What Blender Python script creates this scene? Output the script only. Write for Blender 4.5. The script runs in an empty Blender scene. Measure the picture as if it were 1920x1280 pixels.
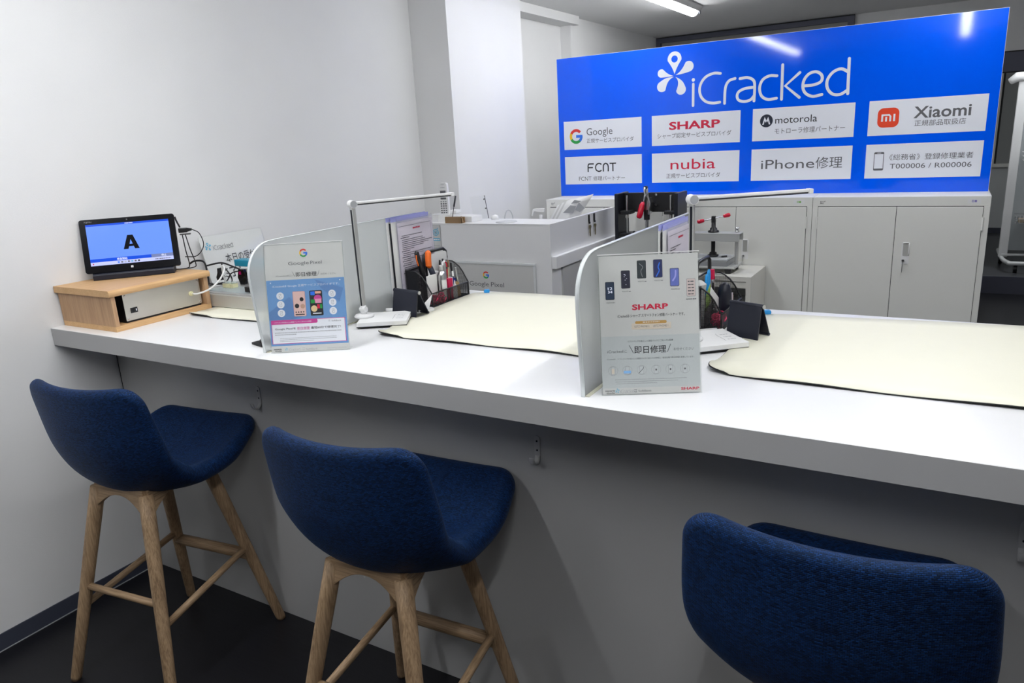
import bpy, bmesh, math, random
from mathutils import Vector, Matrix
random.seed(7)
S = bpy.context.scene
COL = S.collection
PI = math.pi

# ------------------------------------------------------------------ camera
cam_d = bpy.data.cameras.new('camera'); cam = bpy.data.objects.new('camera', cam_d); COL.objects.link(cam)
cam_d.sensor_width = 36.0; cam_d.lens = 1370.6233 / 1920 * 36.0; cam_d.clip_start = 0.05; cam_d.clip_end = 60
R = ((0.8631, 0.5022, -0.0541), (0.0888, -0.2564, -0.9625), (-0.4972, 0.8259, -0.2659))
right = Vector(R[0]).normalized(); fwd = Vector(R[2]).normalized(); up = right.cross(fwd).normalized(); right = fwd.cross(up).normalized()
m = Matrix((right, up, -fwd)).transposed().to_4x4(); m.translation = Vector((2.5442, -1.2527, 1.522))
cam.matrix_world = m
S.camera = cam

# ------------------------------------------------------------------ world, exposure
w = bpy.data.worlds.new('world'); S.world = w; w.use_nodes = True
w.node_tree.nodes['Background'].inputs[0].default_value = (0.75, 0.82, 1.0, 1)
w.node_tree.nodes['Background'].inputs[1].default_value = 0.25
S.view_settings.view_transform = 'Standard'; S.view_settings.look = 'None'
S.view_settings.gamma = 1; S.view_settings.use_curve_mapping = False
S.view_settings.exposure = 1.08
S.cycles.use_denoising = True
S.cycles.max_bounces = 12; S.cycles.transparent_max_bounces = 24
S.cycles.diffuse_bounces = 4; S.cycles.glossy_bounces = 4; S.cycles.transmission_bounces = 8
S.cycles.sample_clamp_indirect = 6
TUBE_POWER = 20.0

# ------------------------------------------------------------------ materials
def lin(c):
    return tuple(((v / 12.92) if v <= 0.04045 else ((v + 0.055) / 1.055) ** 2.4) for v in c)
def rgb(r, g, b): return lin((r / 255, g / 255, b / 255))
MATS = {}
def N(nt, kind, **kw):
    n = nt.nodes.new(kind)
    for k, v in kw.items():
        if k in n.inputs: n.inputs[k].default_value = v
        else: setattr(n, k, v)
    return n
def mat(name, col, rough=0.5, metal=0.0, spec=0.5, bump=0.0, bscale=200.0, vary=0.03, emis=None, estr=0.0, coat=0.0, sheen=0.0, aniso=None):
    """procedural principled material: a fine noise varies colour and bumps the surface"""
    if name in MATS: return MATS[name]
    mt = bpy.data.materials.new(name); mt.use_nodes = True; nt = mt.node_tree
    p = nt.nodes['Principled BSDF']
    p.inputs['Roughness'].default_value = rough; p.inputs['Metallic'].default_value = metal
    p.inputs['Specular IOR Level'].default_value = spec
    if coat: p.inputs['Coat Weight'].default_value = coat; p.inputs['Coat Roughness'].default_value = 0.05
    if sheen: p.inputs['Sheen Weight'].default_value = sheen
    tc = N(nt, 'ShaderNodeTexCoord'); no = N(nt, 'ShaderNodeTexNoise'); no.inputs['Scale'].default_value = bscale
    no.inputs['Detail'].default_value = 4
    if aniso:
        mp = N(nt, 'ShaderNodeMapping'); mp.inputs['Scale'].default_value = aniso
        nt.links.new(tc.outputs['Object'], mp.inputs[0]); nt.links.new(mp.outputs[0], no.inputs['Vector'])
    else: nt.links.new(tc.outputs['Object'], no.inputs['Vector'])
    mx = N(nt, 'ShaderNodeMix', data_type='RGBA')
    nt.links.new(no.outputs['Fac'], mx.inputs['Factor'])
    mx.inputs['A'].default_value = tuple(max(0, c * (1 - vary)) for c in col) + (1,)
    mx.inputs['B'].default_value = tuple(min(1, c * (1 + vary)) for c in col) + (1,)
    nt.links.new(mx.outputs['Result'], p.inputs['Base Color'])
    if bump:
        b = N(nt, 'ShaderNodeBump'); b.inputs['Strength'].default_value = bump; b.inputs['Distance'].default_value = 0.002
        nt.links.new(no.outputs['Fac'], b.inputs['Height']); nt.links.new(b.outputs[0], p.inputs['Normal'])
    if emis:
        p.inputs['Emission Color'].default_value = emis + (1,); p.inputs['Emission Strength'].default_value = estr
    MATS[name] = mt; return mt

def mat_wall():
    mt = bpy.data.materials.new('white_wallpaper'); mt.use_nodes = True; nt = mt.node_tree; p = nt.nodes['Principled BSDF']
    tc = N(nt, 'ShaderNodeTexCoord'); mp = N(nt, 'ShaderNodeMapping'); mp.inputs['Scale'].default_value = (1, 1, 6)
    no = N(nt, 'ShaderNodeTexNoise', Scale=160.0, Detail=5.0); n2 = N(nt, 'ShaderNodeTexNoise', Scale=3.0, Detail=2.0)
    nt.links.new(tc.outputs['Object'], mp.inputs[0]); nt.links.new(mp.outputs[0], no.inputs['Vector']); nt.links.new(tc.outputs['Object'], n2.inputs['Vector'])
    cr = N(nt, 'ShaderNodeMix', data_type='RGBA'); cr.inputs['A'].default_value = (0.77, 0.77, 0.77, 1); cr.inputs['B'].default_value = (0.83, 0.83, 0.83, 1)
    nt.links.new(n2.outputs['Fac'], cr.inputs['Factor']); nt.links.new(cr.outputs['Result'], p.inputs['Base Color'])
    b = N(nt, 'ShaderNodeBump', Strength=0.35, Distance=0.0015); nt.links.new(no.outputs['Fac'], b.inputs['Height']); nt.links.new(b.outputs[0], p.inputs['Normal'])
    p.inputs['Roughness'].default_value = 0.85; p.inputs['Specular IOR Level'].default_value = 0.2
    return mt
def mat_wood(name, axis, c1, c2, scale=1.0):
    """oak: stretched noise rings along the grain axis"""
    mt = bpy.data.materials.new(name); mt.use_nodes = True; nt = mt.node_tree; p = nt.nodes['Principled BSDF']
    tc = N(nt, 'ShaderNodeTexCoord'); mp = N(nt, 'ShaderNodeMapping')
    sc = [30.0, 30.0, 30.0]; sc[axis] = 1.6; mp.inputs['Scale'].default_value = [s * scale for s in sc]
    no = N(nt, 'ShaderNodeTexNoise', Scale=1.0, Detail=3.0); n2 = N(nt, 'ShaderNodeTexNoise', Scale=9.0, Detail=4.0)
    wv = N(nt, 'ShaderNodeMath', operation='SINE'); mu = N(nt, 'ShaderNodeMath', operation='MULTIPLY'); mu.inputs[1].default_value = 14.0
    nt.links.new(tc.outputs['Object'], mp.inputs[0]); nt.links.new(mp.outputs[0], no.inputs['Vector']); nt.links.new(mp.outputs[0], n2.inputs['Vector'])
    nt.links.new(no.outputs['Fac'], mu.inputs[0]); nt.links.new(mu.outputs[0], wv.inputs[0])
    ad = N(nt, 'ShaderNodeMath', operation='MULTIPLY_ADD'); ad.inputs[1].default_value = 0.09; nt.links.new(wv.outputs[0], ad.inputs[0]); nt.links.new(n2.outputs['Fac'], ad.inputs[2])
    cr = N(nt, 'ShaderNodeValToRGB'); cr.color_ramp.elements[0].color = c1 + (1,); cr.color_ramp.elements[1].color = c2 + (1,)
    cr.color_ramp.elements[0].position = 0.25; cr.color_ramp.elements[1].position = 0.72
    nt.links.new(ad.outputs[0], cr.inputs[0]); nt.links.new(cr.outputs[0], p.inputs['Base Color'])
    b = N(nt, 'ShaderNodeBump', Strength=0.15, Distance=0.001); nt.links.new(n2.outputs['Fac'], b.inputs['Height']); nt.links.new(b.outputs[0], p.inputs['Normal'])
    p.inputs['Roughness'].default_value = 0.5; p.inputs['Specular IOR Level'].default_value = 0.35
    return mt
def mat_weave():
    mt = bpy.data.materials.new('navy_weave'); mt.use_nodes = True; nt = mt.node_tree; p = nt.nodes['Principled BSDF']
    tc = N(nt, 'ShaderNodeTexCoord')
    br = N(nt, 'ShaderNodeTexBrick', Scale=1.0); br.offset = 0.5; br.inputs['Brick Width'].default_value = 0.0058; br.inputs['Row Height'].default_value = 0.0029
    br.inputs['Mortar Size'].default_value = 0.0006; br.inputs['Mortar Smooth'].default_value = 0.7
    br.inputs['Color1'].default_value = (0.006, 0.034, 0.140, 1); br.inputs['Color2'].default_value = (0.0005, 0.003, 0.022, 1); br.inputs['Mortar'].default_value = (0.0002, 0.0005, 0.005, 1)
    no = N(nt, 'ShaderNodeTexNoise', Scale=420.0, Detail=2.0)
    nt.links.new(tc.outputs['UV'], br.inputs['Vector']); nt.links.new(tc.outputs['Object'], no.inputs['Vector'])
    mx = N(nt, 'ShaderNodeMix', data_type='RGBA', blend_type='MULTIPLY'); mx.inputs['Factor'].default_value = 0.5
    rp = N(nt, 'ShaderNodeValToRGB'); rp.color_ramp.elements[0].color = (0.3, 0.3, 0.3, 1); rp.color_ramp.elements[1].color = (1.5, 1.5, 1.5, 1); rp.color_ramp.elements[0].position = 0.35; rp.color_ramp.elements[1].position = 0.65
    nt.links.new(no.outputs['Fac'], rp.inputs[0]); nt.links.new(br.outputs['Color'], mx.inputs['A']); nt.links.new(rp.outputs[0], mx.inputs['B'])
    nt.links.new(mx.outputs['Result'], p.inputs['Base Color'])
    iv = N(nt, 'ShaderNodeMath', operation='SUBTRACT'); iv.inputs[0].default_value = 1.0; nt.links.new(br.outputs['Fac'], iv.inputs[1])
    b = N(nt, 'ShaderNodeBump', Strength=0.7, Distance=0.001); nt.links.new(iv.outputs[0], b.inputs['Height']); nt.links.new(b.outputs[0], p.inputs['Normal'])
    p.inputs['Roughness'].default_value = 0.55; p.inputs['Specular IOR Level'].default_value = 0.4; p.inputs['Specular Tint'].default_value = (0.3, 0.55, 1, 1)
    p.inputs['Sheen Weight'].default_value = 0.10; p.inputs['Sheen Roughness'].default_value = 0.35; p.inputs['Sheen Tint'].default_value = (0.2, 0.45, 1, 1)
    return mt
def mat_frost(name, tint, rough, trans):
    mt = bpy.data.materials.new(name); mt.use_nodes = True; nt = mt.node_tree
    for n in list(nt.nodes): nt.nodes.remove(n)
    out = N(nt, 'ShaderNodeOutputMaterial'); rf = N(nt, 'ShaderNodeBsdfRefraction'); tl = N(nt, 'ShaderNodeBsdfTranslucent'); gl = N(nt, 'ShaderNodeBsdfGlossy'); df = N(nt, 'ShaderNodeBsdfDiffuse')
    rf.inputs['Color'].default_value = tint + (1,); rf.inputs['Roughness'].default_value = rough; rf.inputs['IOR'].default_value = 1.12
    tl.inputs['Color'].default_value = tint + (1,); df.inputs['Color'].default_value = tint + (1,); gl.inputs['Roughness'].default_value = 0.25
    no = N(nt, 'ShaderNodeTexNoise', Scale=300.0); tc = N(nt, 'ShaderNodeTexCoord'); nt.links.new(tc.outputs['Object'], no.inputs['Vector'])
    b = N(nt, 'ShaderNodeBump', Strength=0.05, Distance=0.0005); nt.links.new(no.outputs['Fac'], b.inputs['Height']); nt.links.new(b.outputs[0], gl.inputs['Normal'])
    a = N(nt, 'ShaderNodeMixShader'); a.inputs[0].default_value = 0.5; nt.links.new(tl.outputs[0], a.inputs[1]); nt.links.new(df.outputs[0], a.inputs[2])
    c = N(nt, 'ShaderNodeMixShader'); c.inputs[0].default_value = trans; nt.links.new(a.outputs[0], c.inputs[1]); nt.links.new(rf.outputs[0], c.inputs[2])
    d = N(nt, 'ShaderNodeMixShader'); d.inputs[0].default_value = 0.05; nt.links.new(c.outputs[0], d.inputs[1]); nt.links.new(gl.outputs[0], d.inputs[2])
    nt.links.new(d.outputs[0], out.inputs[0]); return mt
def mat_clear(name, tint=(0.96, 0.97, 0.97), gloss=0.03, opac=0.05, body=(0.9, 0.92, 0.95)):
    """thin clear plastic: see-through with a sharp reflection"""
    mt = bpy.data.materials.new(name); mt.use_nodes = True; nt = mt.node_tree
    for n in list(nt.nodes): nt.nodes.remove(n)
    out = N(nt, 'ShaderNodeOutputMaterial'); tr = N(nt, 'ShaderNodeBsdfTransparent'); gl = N(nt, 'ShaderNodeBsdfGlossy'); df = N(nt, 'ShaderNodeBsdfDiffuse')
    tr.inputs['Color'].default_value = tint + (1,); gl.inputs['Roughness'].default_value = 0.05; df.inputs['Color'].default_value = body + (1,)
    no = N(nt, 'ShaderNodeTexNoise', Scale=40.0); mr = N(nt, 'ShaderNodeMapRange'); mr.inputs['To Min'].default_value = opac * 0.8; mr.inputs['To Max'].default_value = opac * 1.2
    nt.links.new(no.outputs['Fac'], mr.inputs['Value'])
    a = N(nt, 'ShaderNodeMixShader'); nt.links.new(mr.outputs[0], a.inputs[0]); nt.links.new(tr.outputs[0], a.inputs[1]); nt.links.new(df.outputs[0], a.inputs[2])
    d = N(nt, 'ShaderNodeMixShader'); d.inputs[0].default_value = gloss; nt.links.new(a.outputs[0], d.inputs[1]); nt.links.new(gl.outputs[0], d.inputs[2])
    nt.links.new(d.outputs[0], out.inputs[0]); return mt
def mat_mesh(name='black_wire_mesh', pitch=0.0022, fill=0.42):
    mt = bpy.data.materials.new(name); mt.use_nodes = True; nt = mt.node_tree; p = nt.nodes['Principled BSDF']
    p.inputs['Base Color'].default_value = (0.01, 0.01, 0.012, 1); p.inputs['Roughness'].default_value = 0.5
    tc = N(nt, 'ShaderNodeTexCoord'); sp = N(nt, 'ShaderNodeSeparateXYZ'); nt.links.new(tc.outputs['UV'], sp.inputs[0])
    outs = []
    for ax in ('X', 'Y'):
        a = N(nt, 'ShaderNodeMath', operation='DIVIDE'); a.inputs[1].default_value = pitch; nt.links.new(sp.outputs[ax], a.inputs[0])
        f = N(nt, 'ShaderNodeMath', operation='FRACT'); nt.links.new(a.outputs[0], f.inputs[0])
        g = N(nt, 'ShaderNodeMath', operation='LESS_THAN'); g.inputs[1].default_value = fill; nt.links.new(f.outputs[0], g.inputs[0]); outs.append(g)
    mx = N(nt, 'ShaderNodeMath', operation='MAXIMUM'); nt.links.new(outs[0].outputs[0], mx.inputs[0]); nt.links.new(outs[1].outputs[0], mx.inputs[1])
    nt.links.new(mx.outputs[0], p.inputs['Alpha']); return mt

WALL = mat_wall()
CEIL = mat('ceiling_paint', (0.86, 0.86, 0.86), 0.9, bump=0.2, bscale=150)
FLOOR = mat('black_floor_tile', (0.0035, 0.0035, 0.006), 0.42, bump=0.25, bscale=9, vary=0.5, aniso=(1, 9, 1))
PLAT = mat('grey_vinyl_floor', (0.055, 0.057, 0.065), 0.4, bump=0.05, bscale=30, vary=0.1)
BASEB = mat('charcoal_vinyl', rgb(62, 66, 80), 0.5)
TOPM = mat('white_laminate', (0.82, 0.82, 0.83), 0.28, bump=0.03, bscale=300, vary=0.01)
FRONTM = mat('white_laminate_shaded', (0.42, 0.42, 0.42), 0.45, bump=0.03, bscale=300, vary=0.01)  # white laminate with the shade of the counter front put into its colour
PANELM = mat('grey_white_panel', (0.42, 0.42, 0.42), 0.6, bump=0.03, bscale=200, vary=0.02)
STEELG = mat('light_grey_steel', rgb(228, 228, 223), 0.5, bump=0.02, vary=0.01)
DARKGAP = mat('dark_gap', (0.02, 0.02, 0.02), 0.8)
FRAMEG = mat('dark_grey_metal', rgb(88, 90, 106), 0.5, bump=0.02)
BLUE = mat('gloss_blue', (0.0, 0.105, 0.90), 0.06, spec=0.4, vary=0.01, bscale=60, coat=0.0)
PWHITE = mat('print_white', (0.78, 0.80, 0.86), 0.3, vary=0.01)
INK = mat('print_black', (0.015, 0.016, 0.02), 0.4)
GREYINK = mat('print_grey', (0.11, 0.11, 0.12), 0.4)
LGREY = mat('print_light_grey', (0.35, 0.36, 0.38), 0.5)
RED = mat('print_crimson', (0.60, 0.008, 0.05), 0.4)
GR = mat('print_red', (0.72, 0.03, 0.02), 0.4); GY = mat('print_yellow', (0.85, 0.5, 0.01), 0.4); GG = mat('print_green', (0.01, 0.3, 0.05), 0.4); GB = mat('print_blue', (0.02, 0.16, 0.75), 0.4)
ORANGE = mat('print_orange', (0.78, 0.05, 0.01), 0.4)
MAG = mat('print_magenta', (0.55, 0.05, 0.28), 0.5); SKYB = mat('print_sky', (0.13, 0.30, 0.60), 0.5, vary=0.12, bscale=12); SKYD = mat('print_sky_deep', (0.09, 0.22, 0.5), 0.5)
PAPER = mat('paper', (0.78, 0.78, 0.78), 0.7, vary=0.02); PAPERG = mat('paper_grey', (0.52, 0.55, 0.56), 0.6, vary=0.02); PAPERS1 = mat('paper_soft_grey', (0.60, 0.60, 0.59), 0.55, vary=0.02)
PINKP = mat('paper_pinkish', (0.80, 0.74, 0.77), 0.6, vary=0.08, bscale=12)
GOLD = mat('print_gold', (0.5, 0.28, 0.06), 0.5); BEIGE = mat('print_beige', (0.66, 0.58, 0.48), 0.5); CYAN = mat('print_cyan', (0.1, 0.42, 0.62), 0.5)
BLK = mat('black_plastic', (0.008, 0.008, 0.010), 0.4, bump=0.02); BLKS = mat('black_gloss', (0.004, 0.004, 0.006), 0.12)
NAVYP = mat('navy_black_plastic', (0.008, 0.010, 0.022), 0.45, bump=0.05)
WHP = mat('white_plastic', (0.80, 0.80, 0.80), 0.35); WHL = mat('white_lamp_metal', (0.75, 0.75, 0.76), 0.35)
SILV = mat('brushed_silver', (0.62, 0.62, 0.62), 0.28, 1.0, bump=0.05, bscale=200, aniso=(1, 1, 30)); CHR = mat('chrome', (0.7, 0.7, 0.72), 0.1, 1.0)
ALU = mat('grey_aluminium', (0.55, 0.55, 0.54), 0.45, 0.6, bump=0.03); ALUF = mat('brushed_plate', (0.66, 0.63, 0.58), 0.38, 0.9, vary=0.06, bscale=14)
DKMET = mat('dark_metal', (0.02, 0.022, 0.03), 0.4, 0.5)
REDG = mat('red_rubber', (0.62, 0.005, 0.035), 0.22, coat=0.3); TEAL = mat('teal_plastic', (0.0, 0.21, 0.33), 0.4)
CREAM = mat('cream_mat', (0.86, 0.84, 0.70), 0.55, bump=0.05, vary=0.015, bscale=20); MATBLK = mat('black_rubber', (0.005, 0.005, 0.006), 0.7)
BRASS = mat('nickel_brass', (0.35, 0.30, 0.18), 0.35, 1.0); BROWN = mat('kraft_brown', (0.30, 0.19, 0.10), 0.7)
ORG = mat('orange_rubber', (0.85, 0.16, 0.02), 0.45); LBLUE = mat('bright_blue_plastic', (0.02, 0.33, 0.80), 0.35); GREEN = mat('green_card', (0.35, 0.55, 0.12), 0.6)
CREAMP = mat('cream_connector', (0.75, 0.72, 0.45), 0.4); PINKC = mat('pale_pink_card', (0.62, 0.54, 0.60), 0.6); LILAC = mat('lilac_film', (0.38, 0.40, 0.80), 0.3)
OAK_Z = mat_wood('oak_upright', 2, rgb(120, 96, 72), rgb(176, 148, 116)); OAK_X = mat_wood('oak_across', 0, rgb(120, 96, 72), rgb(176, 148, 116)); OAK_Y = mat_wood('oak_deep', 1, rgb(120, 96, 72), rgb(176, 148, 116))
BOX_Y = mat_wood('ash_board', 1, rgb(196, 154, 106), rgb(214, 174, 126), 0.9); BOX_Z = mat_wood('ash_upright', 2, rgb(166, 130, 98), rgb(190, 154, 118), 0.9)
WEAVE = mat_weave(); MESH = mat_mesh(pitch=0.0032, fill=0.27)
FROST = mat_frost('frosted_acrylic', (0.90, 0.92, 0.92), 0.32, 0.62); FROSTE = mat('acrylic_edge', (0.72, 0.76, 0.77), 0.25)
CLEAR = mat_clear('clear_acrylic', (0.99, 0.995, 0.99), 0.025, 0.02); FILM = mat_clear('clear_film', (0.97, 0.97, 0.99), 0.03, 0.08, (0.8, 0.8, 0.95))
GLASSP = mat_clear('pale_glass', (0.9, 0.95, 0.95), 0.06, 0.2)
SCREEN = mat('screen_blue', (0.05, 0.1, 0.3), 0.15, emis=(0.115, 0.245, 0.85), estr=0.46, vary=0.0)
SCRD = mat('screen_band', (0.0, 0.02, 0.2), 0.15, emis=(0.01, 0.07, 0.62), estr=0.46); SCRG = mat('screen_grey', (0.1, 0.1, 0.15), 0.15, emis=(0.10, 0.15, 0.33), estr=0.46)
SCRL = mat('screen_pale', (0.2, 0.2, 0.3), 0.15, emis=(0.42, 0.48, 0.85), estr=0.46); SCRW = mat('screen_white', (0.5, 0.5, 0.5), 0.2, emis=(0.75, 0.8, 1.0), estr=0.46)
TUBE = mat('lit_diffuser', (0.9, 0.9, 0.9), 0.4, emis=(0.97, 0.985, 1.0), estr=TUBE_POWER, vary=0.0)
TUBE3 = mat('lit_diffuser_inner', (0.9, 0.9, 0.9), 0.4, emis=(0.97, 0.985, 1.0), estr=TUBE_POWER * 0.68, vary=0.0)
FILL_TUBE = mat('added_diffuser_back', (0.9, 0.9, 0.9), 0.4, emis=(0.95, 0.98, 1.0), estr=34.0, vary=0.0)

# ------------------------------------------------------------------ mesh builder
class MB:
    def __init__(s): s.bm = bmesh.new(); s.mats = []; s.uv = None; s.X = Matrix()
    def mi(s, m):
        if m not in s.mats: s.mats.append(m)
        return s.mats.index(m)
    def add(s, vs, fs, m, smooth=False, M=None):
        T = s.X @ M if M is not None else s.X
        bv = [s.bm.verts.new(T @ Vector(v)) for v in vs]; k = s.mi(m)
        for f in fs:
            try: F = s.bm.faces.new([bv[i] for i in f]); F.material_index = k; F.smooth = smooth
            except ValueError: pass
        return bv
    def box(s, x0, y0, z0, x1, y1, z1, m, M=None):
        x0, x1 = sorted((x0, x1)); y0, y1 = sorted((y0, y1)); z0, z1 = sorted((z0, z1))
        vs = [(x, y, z) for z in (z0, z1) for y in (y0, y1) for x in (x0, x1)]
        s.add(vs, [(0, 2, 3, 1), (4, 5, 7, 6), (0, 1, 5, 4), (2, 6, 7, 3), (0, 4, 6, 2), (1, 3, 7, 5)], m, M=M)
    def cyl(s, a, b, r, m, r2=None, n=20, caps=True):
        a = Vector(a); b = Vector(b); r2 = r if r2 is None else r2; d = (b - a).normalized()
        u = d.orthogonal().normalized(); v = d.cross(u); vs = []
        for P, rr in ((a, r), (b, r2)):
            for i in range(n):
                t = 2 * PI * i / n; vs.append(P + u * math.cos(t) * rr + v * math.sin(t) * rr)
        s.add(vs, [(i, (i + 1) % n, n + (i + 1) % n, n + i) for i in range(n)], m, True)
        if caps:
            s.add(vs[:n], [tuple(range(n))[::-1]], m); s.add(vs[n:], [tuple(range(n))], m)
    def tube(s, pts, r, m, n=8, smooth_path=False, closed=False, flat=None):
        P = [Vector(p) for p in pts]
        if smooth_path: P = spline(P, 6, closed)
        vs = []; L = len(P); up = None
        for i, p in enumerate(P):
            if closed: d = (P[(i + 1) % L] - P[i - 1]).normalized()
            else: d = (P[min(i + 1, L - 1)] - P[max(i - 1, 0)]).normalized()
            if up is None: up = d.orthogonal().normalized()
            up = (up - d * up.dot(d)).normalized(); v = d.cross(up)
            for k in range(n):
                t = 2 * PI * k / n; rr = r[i] if isinstance(r, (list, tuple)) and len(r) == L else (r if not isinstance(r, (list, tuple)) else r[0])
                vs.append(p + up * math.cos(t) * rr * (flat or 1) + v * math.sin(t) * rr)
        fs = [(i * n + k, i * n + (k + 1) % n, ((i + 1) % L) * n + (k + 1) % n, ((i + 1) % L) * n + k) for i in range(L if closed else L - 1) for k in range(n)]
        if not closed: fs += [tuple(range(n))[::-1], tuple((L - 1) * n + k for k in range(n))]
        s.add(vs, fs, m, True)
    def lathe(s, prof, m, n=24, at=(0, 0, 0), M=None):
        vs = []; A = Vector(at)
        for r, z in prof:
            for k in range(n):
                t = 2 * PI * k / n; vs.append(A + Vector((r * math.cos(t), r * math.sin(t), z)))
        L = len(prof); fs = [(i * n + k, i * n + (k + 1) % n, (i + 1) * n + (k + 1) % n, (i + 1) * n + k) for i in range(L - 1) for k in range(n)]
        if prof[0][0] > 1e-5: fs.append(tuple(range(n))[::-1])
        if prof[-1][0] > 1e-5: fs.append(tuple((L - 1) * n + k for k in range(n)))
        s.add(vs, fs, m, True, M)
    def prism(s, pts, h0, h1, m, axis='z', M=None, smooth=False):
        """extrude a 2-D outline between h0 and h1 along an axis"""
        def P(a, b, h): return {'z': (a, b, h), 'y': (a, h, b), 'x': (h, a, b)}[axis]
        n = len(pts); vs = [P(a, b, h0) for a, b in pts] + [P(a, b, h1) for a, b in pts]
        s.add(vs, [(i, (i + 1) % n, n + (i + 1) % n, n + i) for i in range(n)], m, smooth, M)
        s.add(vs[:n], [tuple(range(n))[::-1]], m, False, M); s.add(vs[n:], [tuple(range(n))], m, False, M)
    def build(s, name, parent=None, loc=None, rz=None, bevel=0.0, seg=2, matrix=None):
        bmesh.ops.recalc_face_normals(s.bm, faces=s.bm.faces[:])
        me = bpy.data.meshes.new(name); s.bm.to_mesh(me); s.bm.free()
        for m_ in s.mats: me.materials.append(m_)
        o = bpy.data.objects.new(name, me); COL.objects.link(o)
        if parent: o.parent = parent
        if loc: o.location = loc
        if rz is not None: o.rotation_euler = (0, 0, rz)
        if matrix is not None: o.matrix_local = matrix
        if bevel:
            b = o.modifiers.new('bevel', 'BEVEL'); b.width = bevel; b.segments = seg; b.limit_method = 'ANGLE'; b.angle_limit = 0.6
        return o
def spline(P, k=6, closed=False):
    out = []; L = len(P); rng = L if closed else L - 1
    for i in range(rng):
        p0 = P[(i - 1) % L] if (closed or i > 0) else P[0] * 2 - P[1]; p1 = P[i]; p2 = P[(i + 1) % L]
        p3 = P[(i + 2) % L] if (closed or i < L - 2) else P[-1] * 2 - P[-2]
        for j in range(k):
            t = j / k; out.append(0.5 * ((2 * p1) + (p2 - p0) * t + (2 * p0 - 5 * p1 + 4 * p2 - p3) * t * t + (3 * p1 - p0 - 3 * p2 + p3) * t ** 3))
    if not closed: out.append(P[-1])
    return out
def rrect(x0, y0, x1, y1, r, n=5):
    pts = []
    for cx, cy, a in ((x1 - r, y1 - r, 0), (x0 + r, y1 - r, 90), (x0 + r, y0 + r, 180), (x1 - r, y0 + r, 270)):
        for k in range(n + 1):
            t = math.radians(a + 90 * k / n); pts.append((cx + r * math.cos(t), cy + r * math.sin(t)))
    return pts
def tag(o, label=None, cat=None, group=None, kind=None):
    if label: o['label'] = label
    if cat: o['category'] = cat
    if group: o['group'] = group
    if kind: o['kind'] = kind
    return o
def thing(name, label, cat, loc=(0, 0, 0), rz=0.0, group=None):
    o = bpy.data.objects.new(name, None); COL.objects.link(o); o.location = loc; o.rotation_euler = (0, 0, rz); o.empty_display_size = 0.05
    return tag(o, label, cat, group)
def struct(mb, name, **k): return tag(mb.build(name, **k), kind='structure')
def copy_tree(o, parent=None):
    c = o.copy(); COL.objects.link(c); c.parent = parent
    for ch in [x for x in o.children]: copy_tree(ch, c)
    return c

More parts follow.
